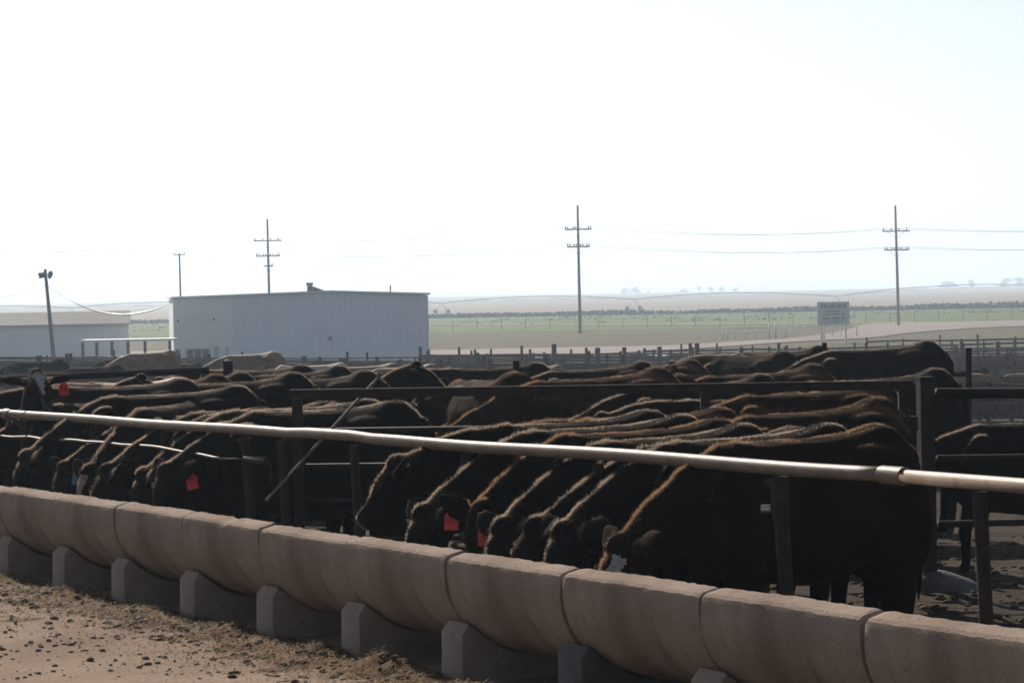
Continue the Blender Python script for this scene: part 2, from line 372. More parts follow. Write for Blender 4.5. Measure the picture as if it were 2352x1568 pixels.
for k in range(-4, 9):
    rng = random.Random(100+k)
    t0 = k*S_LEN
    x, y = bp(0, t0)
    b = thing('feed_bunk', bunk_labels[k], 'feed bunk', (x, y, terrain(x, y)), LBACK, 'precast concrete feed bunk sections in a row')
    mb = MB(); rs = []
    gap0, gap1 = (.030 if k in (0, -2) else .006), .006
    stations = [gap0, gap0+.012, gap0+.05]+[S_LEN*q/28 for q in range(2, 27)]+[S_LEN-gap1-.05, S_LEN-gap1-.012, S_LEN-gap1]
    jz, jn, js = rng.uniform(-.008, .008), rng.uniform(-.006, .006), rng.uniform(-.008, .008)
    for q, sx in enumerate(stations):
        ring = []
        e = .994 if (q == 0 and k in (0, -2, 3)) or (q == len(stations)-1 and k in (-1, -3, 2)) else 1.0
        for pi, (n, z) in enumerate(PROF):
            nn_, zz = .4+(n-.4)*e, .4+(z-.4)*e
            if q in (0, len(stations)-1) and z > .6: zz -= .016*rng.uniform(.2, 1.2)
            elif q in (1, len(stations)-2) and z > .6: zz -= .003
            j = .006*noise.noise((sx*2.2+k*7, n*5, z*5))+.0022*noise.noise((sx*14+k*7, n*20, z*20))
            if z > .6: j += .0045*noise.noise((sx*22+k*5, n*30, z*30))
            if k == 3 and pi < 5 and .55 < sx < .70: zz -= .008
            ring.append((sx, -(nn_+jn+js*(sx/S_LEN-.5)+j), zz+jz+j-.006*sx))
        rs.append(ring)
    mb.rings(rs)
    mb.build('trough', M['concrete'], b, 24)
    # saddle support at the joint
    mb = MB(); hw = .125
    top = [(.015, .275), (.065, .325), (.10, .305)]+[(n, z-.004) for n, z in OUT[10:16]]+[(.70, .24), (.74, .22)]
    prof = [(.008, -.05)]+top+[(.745, -.05)]
    jj = rng.uniform(-.02, .02)
    rs = []
    for sx, e in ((-hw, .02), (-hw+.022, 0), (hw-.022, 0), (hw, .02)):
        rs.append([(sx+jj, -(clamp(n, .008+e, .745-e)), z-(e*.5 if z > 0 else 0)) for n, z in prof])
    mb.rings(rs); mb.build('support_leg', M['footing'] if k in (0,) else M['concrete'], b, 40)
    # feed lying in the trough
    mb = MB(); rs = []
    for i in range(9):
        sx = .04+(S_LEN-.08)*i/8
        rs.append([(sx, -(.19+.46*j/7), .35+.03*noise.noise((sx*4+k, j*.6, 2))-.02*abs(j-3.5)/3.5) for j in range(8)])
    o_ = 0
    for r_ in rs: mb.v += [Vector(p) for p in r_]
    for i in range(8):
        for j in range(7): mb.face([i*8+j, i*8+j+1, (i+1)*8+j+1, (i+1)*8+j])
    mb.build('feed', M['feed'], b, True)
# loose steel strip lying on the bunk
mb = MB(); p0 = at(745, 1214, 17.6); p1 = at(868, 1228, 17.0)
x0, y0 = bp(.73, 2.0); x1, y1 = bp(.73, 3.0)
mb.tube([(x0, y0, terrain(x0, y0)+.515), ((x0+x1)/2, (y0+y1)/2, terrain(x0, y0)+.517), (x1, y1, terrain(x1, y1)+.515)], .012, 6)
tag(mb.build('steel_strip', M['bright_steel']), 'shiny loose steel strip lying on the bunk edge in front of the gate', 'steel strip')
# ------------------------------------------------------------------ neck rail over the bunk
NR = .82
rail = thing('neck_rail', 'long worn steel pipe rail on posts above the feed bunk', 'pipe rail', (*bp(NR, 0), terrain(*bp(NR, 0))))
L0 = Vector(rail.location)
def rp(n, t, z):
    x, y = bp(n, t); return Vector((x, y, terrain(x, y)+z))-L0
mb = MB(); pts = []
for i in range(61):
    t = -1.75+i*(19.0+1.75)/60
    pts.append(rp(NR, t, 1.187+.010*noise.noise((t*.55, 0, 0))+(.012 if 4.3 < t < 5.2 else 0)))
mb.tube(pts, .035, 16); mb.build('pipe', M['pipe'], rail, True)
mb = MB(); mb.tube([rp(NR, -6, 1.172), rp(NR, -3.5, 1.174), rp(NR, -1.70, 1.182)], .033, 16); mb.build('pipe', M['pipe'], rail, True)
mb = MB(); mb.tube([rp(NR, -1.78, 1.184), rp(NR, -1.60, 1.185)], .042, 16); mb.build('coupling', M['pipe'], rail, 40)
mb = MB(); mb.tube([rp(NR, 11.72, 1.182), rp(NR, 11.86, 1.183)], .047, 16); mb.build('coupling', M['pipe'], rail, 40)
def pole_t(px):   # t on the rail line at pixel column px
    l = (px-CX)/F_PX; return (OX+NX*NR-l*(OY+NY*NR))/(-DX+DY*l)
for px, lean, r_ in ((2242, .0, .031), (1783, .01, .036), (1368, 0, .029), (1062, 0, .028), (806, .01, .029), (640, 0, .031), (558, .03, .034), (372, 0, .03), (208, 0, .03), (48, .02, .034)):
    t = pole_t(px); mb = MB()
    mb.tube([rp(NR+.03, t-lean, -.1), rp(NR+.03, t-lean*.3, .6), rp(NR+.005, t, 1.138)], r_, 14)
    po = mb.build('post', M['rust'], rail, 40)
    if px == 1783:
        mb = MB(); mb.tube([rp(NR+.01, t, .93), rp(NR+.005, t, 1.14)], r_+.007, 14); mb.build('sleeve', M['rust'], rail, 40)
        mb = MB(); mb.tube([rp(NR-.03, t+.03, .985), rp(NR-.065, t+.058, .985)], .021, 12); mb.build('bolt', M['bright_steel'], rail, 40)
    if px in (1783, 558, 48):
        mb = MB(); mb.box(rp(NR-.02, t+.03, 1.115), (.05, .01, .012), Matrix.Rotation(LBACK, 3, 'Z')); mb.tube([rp(NR, t+.08, 1.08), rp(NR-.01, t+.08, 1.13)], .008, 6); mb.build('bracket', M['rust'], rail, False)
# cable with tensioner
cable = thing('steel_cable', 'thick steel cable strung between the posts under the pipe rail', 'cable', tuple(L0))
mb = MB(); T0, T1 = pole_t(545), 19.0; pts = []
for i in range(60):
    t = T0+(T1-T0)*i/59
    z = 1.02+.010*math.sin((t-T0)*.9)+.016*noise.noise((t*1.7, 5, 0)); z = z-.03*max(0, 1-(t-T0)/1.2)
    pts.append(rp(NR-.11, t, z))
mb.tube(pts, .010, 8); mb.build('wire_rope', M['pipe'], cable, True)
mb = MB(); mb.tube([rp(NR-.11, T0, pts[0].z+L0.z-terrain(*bp(NR-.11, T0))), rp(NR-.03, pole_t(575), .995)], .006, 6); mb.build('hook', M['rust'], cable, True)
mb = MB(); ta, tb = pole_t(575), pole_t(622)
mb.tube([rp(NR-.05, ta, .995), rp(NR-.04, tb, .995)], .026, 12); mb.build('tensioner', M['rust'], cable, 40)
mb = MB(); tc_ = pole_t(640); mb.tube([rp(NR-.04, tb, .995), rp(NR-.06, tc_+.03, .96), rp(NR-.07, tc_+.02, .84)], .008, 6); mb.build('clamp', M['rust'], cable, True)
# ------------------------------------------------------------------ near gate between the two pens
gA = Vector((*bp(.98, 5.88), 0)); gB = Vector((*bp(4.83, 4.12), 0))
gA.z = gz(gA.x, gA.y); gB.z = gz(gB.x, gB.y)
gate = thing('pipe_gate', 'brown square-tube gate between the two pens, behind the near cattle row', 'gate', tuple(gA))
def g(u, z): return (gB-gA)*u+Vector((0, 0, z))
GT = .031
def bar(mb, p, q, h, v):
    p, q = Vector(p), Vector(q); d = (q-p); l = d.length; rot = d.to_track_quat('X', 'Z').to_matrix()
    mb.box((p+q)/2, (l/2, h, v), rot)
mb = MB(); bar(mb, g(0, 1.41), g(1, 1.41), GT, GT); mb.build('top_rail', M['rust'], gate, False)
for u, w_ in ((0.012, .034), (.985, .034)):
    mb = MB(); bar(mb, g(u, .12), g(u, 1.41-GT-.002), w_, w_); mb.build('stile', M['rust'], gate, False)
for u in (.335, .665):
    mb = MB(); bar(mb, g(u, .16), g(u, 1.41-GT-.002), .03, .03); mb.build('upright', M['rust'], gate, False)
for z in (1.16, .92, .68, .42, .16):
    mb = MB(); mb.tube([g(.024, z), g(.5, z-.004), g(.972, z)], .019, 8); mb.build('bar', M['dark_steel'], gate, True)
# latch rod
mb = MB()
pA, pB = at(872, 862, 20.9), at(604, 1150, 20.2)
mb.tube([pA, (pA+pB)/2, pB], .010, 8)
mb.tube([pA+Vector((-.02, 0, -.03)), pA+Vector((0, 0, .02))], .02, 6)
tag(mb.build('latch_rod', M['pipe']), 'thin diagonal steel rod leaning behind the gate end', 'rod')
# big gate post
pP = Vector((*bp(4.94, 4.13), 0)); pP.z = gz(pP.x, pP.y)
post = thing('gate_post', 'thick square rusty gate post with a concrete footing on the right', 'post', tuple(pP), A_B-.28)
mb = MB(); mb.box((0, 0, .66), (.050, .050, .79)); mb.box((0, 0, 1.459), (.054, .054, .008)); mb.build('shaft', M['rust'], post, False)
mb = MB(); rs = []
for z, r_ in ((-.1, .30), (.02, .27), (.07, .22), (.12, .13), (.14, .085)):
    rs.append([((r_+.03*noise.noise((j*.9, z*9, 1)))*math.cos(2*math.pi*j/14)+.12*(1-z*5), (r_*.8)*math.sin(2*math.pi*j/14), z+.015*noise.noise((j*.7, z*8, 3))) for j in range(14)])
mb.rings(rs); mb.build('footing', M['footing'], post, True)
mb = MB(); mb.box((-.095, 0, 1.15), (.03, .03, .05)); mb.build('hinge', M['dark_steel'], post, False)
mb = MB(); mb.box((-.095, 0, .45), (.03, .03, .05)); mb.build('hinge', M['dark_steel'], post, False)
# fence going right from that post
fr = thing('pipe_fence', 'dark pipe fence running off to the right of the thick gate post', 'fence', tuple(pP))
def fpt(r_, z):
    x, y = pP.x+NX*r_, pP.y+NY*r_; return Vector((x, y, terrain(x, y)+z))-pP
for z, r_ in ((1.375, .036), (.93, .024), (.48, .024)):
    mb = MB(); mb.tube([fpt(.09, z), fpt(3, z), fpt(6, z), fpt(11, z)], r_, 12); mb.build('rail', M['rust'] if z < 1 else M['dark_steel'], fr, True)
for r_ in (2.6, 5.4, 8.2, 11):
    mb = MB(); mb.tube([fpt(r_, -.2), fpt(r_, 1.41)], .045, 12); mb.build('post', M['rust'], fr, 40)
# ------------------------------------------------------------------ generic rail fences
def in_view(x, y, m_=1.1): return y > 12 and abs(x) < (.168*y)*m_+.5
def fence(label, P, Q, sp, h, rails, m_, pr=.07, over=.15, seed=0, name='rail_fence', rr=.035, group=None, clip=True, flat=False, cat='fence'):
    rng = random.Random(seed); P, Q = Vector((*P, 0)), Vector((*Q, 0)); L = (Q-P).length; N = max(1, int(round(L/sp)))
    pts = []
    for i in range(N+1):
        p = P.lerp(Q, i/N)
        if not clip or in_view(p.x, p.y): pts.append(Vector((p.x, p.y, gz(p.x, p.y))))
    if len(pts) < 2: return None
    pts = pts[:99]
    root = thing(name, label, cat, tuple(pts[0]), 0, group); o = pts[0]
    for p in pts:
        mb = MB(); hh = h+over+rng.uniform(-.12, .22)*(over/.15); lx, ly = rng.uniform(-.05, .05)*over*4, rng.uniform(-.04, .04)*over*4
        r_ = pr*rng.uniform(.8, 1.25)
        mb.tube([p-o+Vector((0, 0, -.3)), p-o+Vector((lx, ly, hh))], r_, 8); mb.build('post', m_, root, 40)
    for z in rails:
        mb = MB(); q = []
        for p in pts: q.append(p-o+Vector((0, -.0, z+rng.uniform(-.03, .03)*(over > .05))))
        if flat:
            for a_, b_ in zip(q, q[1:]): bar(mb, a_, b_, .02, rr*1.6)
        else: mb.tube(q, rr, 6)
        mb.build('rail', m_, root, False if flat else True)
    return root
# second gate line (next pen divider)
p2 = Vector((*bp(4.9, 17.2), 0)); p2.z = gz(p2.x, p2.y)
g2 = thing('gate_post', 'stout round dark post beside the far gate, below the white building', 'post', tuple(p2))
mb = MB(); mb.tube([(0, 0, -.2), (0, 0, 1.47)], .053, 14); mb.build('shaft', M['dark_steel'], g2, 40)
mb = MB(); mb.tube([(-.10, -.02, 1.18), (0, 0, 1.18)], .05, 8); mb.build('hinge', M['dark_steel'], g2, 40)
a2 = Vector((*bp(.9, 17.8), 0)); a2.z = gz(a2.x, a2.y); b2 = Vector((*bp(4.70, 17.25), 0)); b2.z = gz(b2.x, b2.y)
gt2 = thing('pipe_gate', 'black pipe gate across the far left pen, ending beside the stout post', 'gate', tuple(a2))
def g2p(u, z): return (b2-a2)*u+Vector((0, 0, z))
mb = MB(); mb.tube([g2p(0, 1.33), g2p(1, 1.36)], .036, 10); mb.build('top_rail', M['dark_steel'], gt2, True)
for u in (.02, .52, .985):
    mb = MB(); mb.tube([g2p(u, .1), g2p(u, 1.32)], .033, 8); mb.build('upright', M['dark_steel'], gt2, True)
for z in (1.0, .66, .33):
    mb = MB(); mb.tube([g2p(.02, z), g2p(.985, z)], .022, 8); mb.build('bar', M['dark_steel'], gt2, True)
fence('dark pipe fence with flat-topped posts behind the cattle, right of the stout post', bp(6.35, 17.2), bp(14.4, 17.2), 2.0, 1.16, (1.12, .85, .5), M['dark_steel'], .032, .16, 3, 'pipe_fence', .034)
for i, t in enumerate([76, 85, 94, 104, 116]):
    fence('grey rail fence low across the middle pens under the building, %s one back' % ['nearest', 'second', 'third', 'fourth', 'farthest'][i], bp(16, t), bp(56, t), 3.0, 1.15, (1.1, .83, .55, .28), M['wood'], .055, .14, 90+i, rr=.020, group='grey rail fences across the middle pens', flat=True)
ordn = ['first', 'second', 'third', 'fourth', 'fifth', 'sixth', 'seventh', 'eighth', 'ninth', 'tenth', 'eleventh', 'twelfth', 'thirteenth', 'fourteenth']
c_ = 0
for i, t in enumerate([27, 36, 44, 52, 60, 69]):
    r_ = fence('weathered rail fence crossing the far pens, %s row back behind the near cattle' % ordn[i], bp(7 if t < 40 else 10, t), bp(47, t), 3.2, 1.15, (1.1, .84, .56, .28), M['wood'], min(.075, .035+.008*i), .05+.02*i, 10+i, group='rail fences crossing the far pens', flat=True)
for i, t in enumerate([36, 44, 51, 58, 65, 73, 81, 90, 100, 112]):
    r_ = fence('weathered rail fence beyond the cattle alley on the right, %s one back' % ordn[i], bp(56, t-20), bp(98, t-20), 3.2, 1.2, (1.14, .86, .58, .3), M['wood'], .055, .12, 40+i, group='rail fences beyond the alley', flat=True)
for i, n in enumerate([28, 47, 56, 66, 77, 98]):
    r_ = fence('weathered rail fence running away along the pens, %s line from the left' % ordn[i], bp(n, 22 if n < 40 else 2), bp(n, 88), 3.2, 1.2, (1.1, .82, .54, .26), M['wood'], .055, .12, 60+i, group='rail fences running away between the pens', flat=True)
# outer pipe fence in front of the white building
pa, pb = gp(330, 132), gp(1010, 126)
fence('thin pipe fence along the foot of the white building', (pa.x, pa.y), (pb.x, pb.y), 2.6, 1.1, (1.06, .78, .5), M['wood'], .05, .05, 80, 'pipe_fence', .05)
pa, pb = gp(985, 146), gp(1500, 138)
fence('row of tall uneven wooden fence posts in front of the dirt road', (pa.x, pa.y), (pb.x, pb.y), 1.9, 1.25, (1.15, .7), M['wood'], .055, .15, 81, flat=True)
pa, pb = gp(1480, 152), gp(2400, 168)
fence('uneven wooden rail fence along the lower edge of the dirt road, below the sign', (pa.x, pa.y), (pb.x, pb.y), 2.3, 1.3, (1.2, .8, .4), M['wood'], .06, .12, 82, flat=True)
pa, pb = gp(1990, 184), gp(2420, 180)
fence('dark wooden corral fence on the grass bank right of the sign', (pa.x, pa.y), (pb.x, pb.y), 2.3, 1.3, (1.2, .7), M['wood'], .055, .12, 83, flat=True)
pa, pb = gp(985, 395), gp(2380, 395)
fence('thin wire fence crossing the green pasture', (pa.x, pa.y), (pb.x, pb.y), 3.2, 1.5, (1.4, .9), M['wire'], .035, .05, 84, 'wire_fence', .006)
for i, (za, zb, lab) in enumerate(((96, 104, 'nearest'), (107, 118, 'second'), (119, 128, 'third'), (131, 137, 'fourth'), (142, 147, 'farthest'))):
    pa, pb = gp(965, za), gp(2430, zb)
    fence('low grey corral fence running straight across the pens right of the building, %s one back' % lab, (pa.x, pa.y), (pb.x, pb.y), 2.4, 1.25, (1.2, .92, .64, .36), M['wood'], .06, .16, 120+i, group='corral fences right of the building', flat=True, rr=.026)
rng = random.Random(404)
CORRAL = ['thick corral post straight below the pasture utility pole, right of it', 'thick corral post midway between the pasture pole and the white fence', 'left one of a close pair of thick corral posts left of the mound cattle', 'right one of a close pair of thick corral posts left of the mound cattle',
  'thick corral post below the left end of the white pipe fence', 'thick corral post directly below the white gateway posts', 'thick corral post just above the rear cow on the mound', 'thick corral post right below the right-hand utility pole', 'thick corral post above the rump of the big mound cow',
  'thick corral post nearest the right border', 'thick corral post farthest left, between building and pasture pole', 'thick corral post just left of the point below the pasture pole']
for i, (px, Z) in enumerate(((1436, 140), (1515, 141), (1583, 142), (1600, 130), (1700, 133), (1788, 150), (1805, 136), (2100, 150), (2210, 146), (2290, 150), (1270, 134), (1370, 138))):
    p = gp(px, Z); mb = MB(); hh = rng.uniform(1.5, 1.95); r_ = rng.uniform(.09, .16)
    mb.tube([(0, 0, -.3), (rng.uniform(-.06, .06), 0, hh)], [r_, r_*.9], 9)
    o_ = mb.build('corral_post', M['wood'], None, True); o_.location = p
    tag(o_, CORRAL[i], 'post', 'thick corral posts in the far pens')
# white pipe fence by the sign
wf = thing('white_fence', 'low white pipe fence and gateway beside the dirt road, left of the sign', 'fence', tuple(gp(1662, 285)))
o = Vector(wf.location)
for px, h_, r_ in ((1662, 1.2, .04), (1672, 1.2, .04), (1690, 1.0, .035), (1712, 1.0, .035), (1735, 1.0, .035), (1768, 1.5, .08), (1782, 1.5, .08), (1806, 1.5, .07), (1830, 1.2, .05), (1850, 1.1, .04), (1912, 1.1, .04), (1932, 1.0, .04), (1968, 1.2, .06)):
    p = gp(px, 285)-o; mb = MB(); mb.tube([p, p+Vector((0, 0, h_))], r_, 8); mb.build('post', M['white_paint'], wf, True)
for a_, b_, z in ((1662, 1768, 1.0), (1662, 1768, .55), (1806, 1968, .95)):
    mb = MB(); mb.tube([gp(a_, 285)-o+Vector((0, 0, z)), gp(b_, 285)-o+Vector((0, 0, z))], .025, 6); mb.build('rail', M['white_paint'], wf, True)
for px, m_, lab in ((1888, 'yellow', 'yellow marker post standing behind the sign legs'), (1893, 'white_paint', 'white marker post right beside the yellow one')):
    p = gp(px, 272); mb = MB(); mb.tube([p, p+Vector((0, 0, 1.45))], .07, 8); tag(mb.build('marker_post', M[m_], None, True), lab, 'post')
# ------------------------------------------------------------------ white building
ZB = 212.0
bl = at(399, 830, ZB); br = at(985, 832, ZB+2.2)
bz = -2.34
wbd = thing('metal_building', 'large white ribbed metal building with a low gable roof', 'building', (bl.x, bl.y, bz))
o = Vector((bl.x, bl.y, bz)); ax = (Vector((br.x, br.y, 0))-Vector((bl.x, bl.y, 0))); WB = ax.length; ax.normalize(); ay = Vector((-ax.y, ax.x, 0))
def wb(u, v, z): return ax*u+ay*v+Vector((0, 0, z))
eL = zat(399, 686, ZB)-bz; eR = zat(985, 677, ZB+2.2)-bz; uR = WB*.62; eP = zat(775, 671, ZB+1.4)-bz
def topz(u): return eL+(eP-eL)*u/uR if u < uR else eP+(eR-eP)*(u-uR)/(WB-uR)
UO = WB*(535-399)/(985-399)
mb = MB()   # ribbed wall: real trapezoid corrugation
u = UO; pr = []
while u < WB-.01:
    for du, v in ((0, 0), (.30, 0), (.33, -.07), (.39, -.07), (.42, 0)):
        if u+du < WB: pr.append((u+du, v))
    u += .44
pr.append((WB, 0))
for (u1, v1), (u2, v2) in zip(pr, pr[1:]): mb.quad(wb(u1, v1, 0), wb(u2, v2, 0), wb(u2, v2, topz(u2)-.02), wb(u1, v1, topz(u1)-.02))
D_ = 24
mb.quad(wb(WB, 0, 0), wb(WB, D_, 0), wb(WB, D_, eR-.02), wb(WB, 0, eR-.02)); mb.quad(wb(0, D_, 0), wb(WB, D_, 0), wb(WB, D_, eR-.02), wb(0, D_, eL-.02))
mb.build('ribbed_wall', M['white_metal'], wbd, False)
mb = MB(); mb.quad(wb(0, -.06, 0), wb(UO, -.06, 0), wb(UO, -.06, topz(UO)-.02), wb(0, -.06, topz(0)-.02))
mb.quad(wb(UO, -.06, 0), wb(UO, 0, 0), wb(UO, 0, topz(UO)-.02), wb(UO, -.06, topz(UO)-.02)); mb.quad(wb(0, -.06, 0), wb(0, D_, 0), wb(0, D_, eL-.02), wb(0, -.06, eL-.02))
mb.build('office_wall', M['white_panel'], wbd, False)
mb = MB()
for (u1, u2) in ((-.15, uR), (uR, WB+.15)):
    for z0 in (0, .12):
        pass
    a1, a2_ = topz(max(u1, 0)), topz(min(u2, WB))
    mb.quad(wb(u1, -.25, a1), wb(u2, -.25, a2_), wb(u2, D_+.2, a2_), wb(u1, D_+.2, a1)); mb.quad(wb(u1, -.25, a1+.14), wb(u2, -.25, a2_+.14), wb(u2, D_+.2, a2_+.14), wb(u1, D_+.2, a1+.14))
    mb.quad(wb(u1, -.25, a1), wb(u2, -.25, a2_), wb(u2, -.25, a2_+.14), wb(u1, -.25, a1+.14))
mb.quad(wb(WB+.15, -.25, eR), wb(WB+.15, D_+.2, eR), wb(WB+.15, D_+.2, eR+.14), wb(WB+.15, -.25, eR+.14)); mb.quad(wb(-.15, -.25, eL), wb(-.15, D_+.2, eL), wb(-.15, D_+.2, eL+.14), wb(-.15, -.25, eL+.14))
mb.build('roof', M['white_panel'], wbd, False)
PXM = F_PX/ZB
def ub(px): return (px-399)/(985-399)*WB
for i, (p0, p1, n_) in enumerate(((402, 412, 1), (427, 480, 3))):
    f_ = MB(); u1, u2 = ub(p0), ub(p1); z1, z2 = .25, 1.12
    w_ = wb((u1+u2)/2, -.07, (z1+z2)/2)
    rot = Matrix((ax, ay, Vector((0, 0, 1)))).transposed()
    for uu in [u1+(u2-u1)*q/n_ for q in range(n_+1)]: f_.box(wb(uu, -.075, (z1+z2)/2), (.05, .03, (z2-z1)/2), rot)
    f_.box(wb((u1+u2)/2, -.075, z1-.04), ((u2-u1)/2+.05, .035, .038), rot); f_.box(wb((u1+u2)/2, -.075, z2+.04), ((u2-u1)/2+.05, .035, .038), rot)
    fo = f_.build('window', M['frame'], wbd, False)
    for q in range(n_):
        ua, ub_ = u1+(u2-u1)*q/n_+.052, u1+(u2-u1)*(q+1)/n_-.052
        g_ = MB(); g_.box(wb((ua+ub_)/2, -.068, (z1+z2)/2), ((ub_-ua)/2, .006, (z2-z1)/2), rot); g_.build('pane', M['glass'], fo, False)
mb = MB(); mb.box(wb(ub(508), -.075, .62), (.42, .03, .62), rot); mb.build('door', M['grey_wall'], wbd, False)
mb = MB(); mb.box(wb(ub(496), -.09, .66), (.16, .05, .66), rot); mb.build('door_post', M['yellow_trim'], wbd, False)
mb = MB(); mb.box(wb(ub(520), -.09, .64), (.10, .05, .64), rot); mb.build('door_post', M['frame'], wbd, False)
for px, py in ((757, 777), (410, 737), (491, 733)):
    mb = MB(); z_ = zat(px, py, ZB)-bz; mb.tube([wb(ub(px), -.16, z_), wb(ub(px), -.02, z_)], .12 if px == 757 else .07, 10); mb.build('wall_fitting', M['lamp'], wbd, True)
mb = MB(); c0 = wb(ub(714), 1.0, topz(ub(714)))
mb.tube([c0, c0+Vector((0, 0, .55))], .19, 12); mb.tube([c0+Vector((0, 0, .56)), c0+Vector((0, 0, .74))], [.27, .24], 12); mb.build('roof_vent', M['roof'], wbd, 40)
mb = MB(); c1 = wb(ub(721), .9, topz(ub(721))+.14)
mb.rings([[c1+ax*x_+ay*y_+Vector((0, 0, z_)) for x_, z_ in ((0, 0), (0, .34), (.9, .0))] for y_ in (0, .5)]); mb.build('vent_saddle', M['roof'], wbd, False)
mb = MB(); c1 = wb(ub(901), 1.0, topz(ub(901))); mb.tube([c1, c1+Vector((0, 0, .62))], .055, 8); mb.build('vent_pipe', M['lamp'], wbd, True)
# ------------------------------------------------------------------ shed on the left
ZS = 238.0
sp_ = thing('long_shed', 'low grey shed with a dull tin roof at the left border', 'shed', (at(-120, 830, ZS).x, ZS-2, -2.33), R(7.6))
o = Vector(sp_.location); xr = at(300, 830, ZS).x-o.x; eh = zat(150, 744, ZS)-o.z; rh = zat(150, 716, ZS+6)-o.z
mb = MB(); mb.box((xr/2, 6, eh/2), (xr/2, 6, eh/2-.01))
mb.rings([[(x_, 0, eh), (x_, 12, eh), (x_, 6, rh-.08)] for x_ in (0, xr)])
mb.build('wall', M['grey_wall'], sp_, False)
mb = MB()
for s_ in (0, 1):
    y0_, y1_ = (-.35, 6) if s_ == 0 else (6, 12.35)
    z0_, z1_ = (eh-.02, rh) if s_ == 0 else (rh, eh-.02)
    xs = [-.3+(xr+.5)*q/60 for q in range(61)]
    for q in range(60):
        e = .006 if q % 2 else 0
        mb.quad((xs[q], y0_, z0_+e), (xs[q+1], y0_, z0_+.006-e), (xs[q+1], y1_, z1_+.006-e), (xs[q], y1_, z1_+e))
mb.build('roof', M['roof'], sp_, False)
mb = MB(); mb.box((xr/2, -.33, eh-.06), (xr/2+.2, .03, .05)); mb.build('gutter', M['frame'], sp_, False)
# carport
ZC = 204.0
cp = thing('carport', 'open carport with a sunlit flat roof and dark posts between shed and building', 'carport', tuple(gp(190, ZC)))
o = Vector(cp.location)
ztop = zat(290, 781, ZC)-o.z
mb = MB(); xa, xb = 0, gp(396, ZC).x-o.x; mb.box(((xa+xb)/2, 1.2, ztop), ((xb-xa)/2+.1, 1.5, .07)); mb.build('roof', M['white_panel'], cp, False)
for px in (190, 222, 257, 294, 333, 390):
    p = gp(px, ZC)-o; mb = MB(); mb.box((p.x, 0, (ztop-.08)/2), (.09, .09, (ztop-.09)/2)); mb.build('post', M['wood'], cp, False)
# ------------------------------------------------------------------ utility poles
def wire_pts(a_, b_, sag, n_=14): return [a_.lerp(b_, i/n_)-Vector((0, 0, sag*4*(i/n_)*(1-i/n_))) for i in range(n_+1)]
tops = {}
def upole(label, px, Z, ytop, lean, arms, seed):
    rng = random.Random(seed); base = gp(px, Z); root = thing('utility_pole', label, 'utility pole', tuple(base), 0, 'tall wooden utility poles')
    H = zat(px, ytop, Z)-base.z
    mb = MB(); mb.tube([(0, 0, -1), (lean*.5, 0, H*.5), (lean, 0, H)], [.19, .165, .13], 12); mb.build('pole', M['polewood'], root, True)
    res = []
    for z_, hw, ins in arms:
        xc = lean*z_/H; mb = MB(); mb.box((xc, -.16, z_), (hw, .06, .075)); 
        ar = mb.build('crossarm', M['polewood'] if rng.random() < .5 else M['wood'], root, False)
        mb = MB()
        for s_ in (-1, 1): mb.tube([(xc+s_*hw*.62, -.20, z_-.06), (xc+s_*.1, -.16, z_-.85)], .022, 6)
        mb.build('brace', M['wire'], ar, True)
        for q in ins:
            mb = MB(); mb.tube([(xc+q*hw, -.16, z_+.07), (xc+q*hw, -.16, z_+.17), (xc+q*hw, -.16, z_+.3), (xc+q*hw, -.16, z_+.36)], [.03, .075, .06, .02], 8); mb.build('insulator', M['lamp'], ar, True)
            res.append(base+Vector((xc+q*hw, -.16, z_+.37)))
    return res
ia = (-.95, -.78, -.36, -.2, .78, .95); ib = (-.95, -.75, -.4, -.2, .2, .4, .75, .95); ic = (-.9, -.35, .2, .75)
Z1, Z2, Z3 = 380, 347, 368
P1 = upole('tall utility pole with two crossarms standing behind the white building', 621, Z1, 503, -.1, ((zat(620, 553, Z1)+2.3, 1.75, ic), (zat(620, 588, Z1)+2.3, 1.5, ib), (zat(620, 611, Z1)+2.3, .6, (.8,))), 1)
P2 = upole('tall utility pole with two crossarms standing alone in the open pasture', 1333, Z2, 472, -.05, ((zat(1330, 527, Z2)+2.3, 1.52, ia), (zat(1331, 567, Z2)+2.3, 1.28, ib)), 2)
P3 = upole('tall utility pole with two crossarms on the right, behind the sign', 2065, Z3, 472, -.2, ((zat(2060, 531, Z3)+2.3, 1.68, ic), (zat(2060, 574, Z3)+2.3, 1.5, ib)), 3)
def wires(name, label, pairs, r_, sag):
    mb = MB()
    for a_, b_ in pairs: mb.tube(wire_pts(a_, b_, sag), r_, 5)
    return tag(mb.build(name, M['wire'], None, True), label, 'wires', 'wires between the utility poles')
wires('power_lines', 'thin power lines between the pole behind the building and the pasture pole', [(P1[0], P2[0]), (P1[3], P2[5]), (P1[4], P2[6]), (P1[11], P2[13])], .016, .9)
wires('power_lines', 'thin power lines between the pasture pole and the right-hand pole', [(P2[0], P3[0]), (P2[5], P3[3]), (P2[6], P3[4]), (P2[13], P3[11])], .016, .9)
wires('power_lines', 'thin power lines running off the right border from the right-hand pole', [(P3[0], P3[0]+Vector((40, 6, .3))), (P3[3], P3[3]+Vector((40, 6, .3))), (P3[4], P3[4]+Vector((40, 6, .3))), (P3[11], P3[11]+Vector((40, 6, .3)))], .016, .8)
wires('power_lines', 'thin power lines running off the left border from the pole behind the building', [(P1[0], P1[0]+Vector((-46, 4, -.8))), (P1[3], P1[3]+Vector((-46, 4, -.8))), (P1[4], P1[4]+Vector((-46, 4, -.6)))], .016, .8)
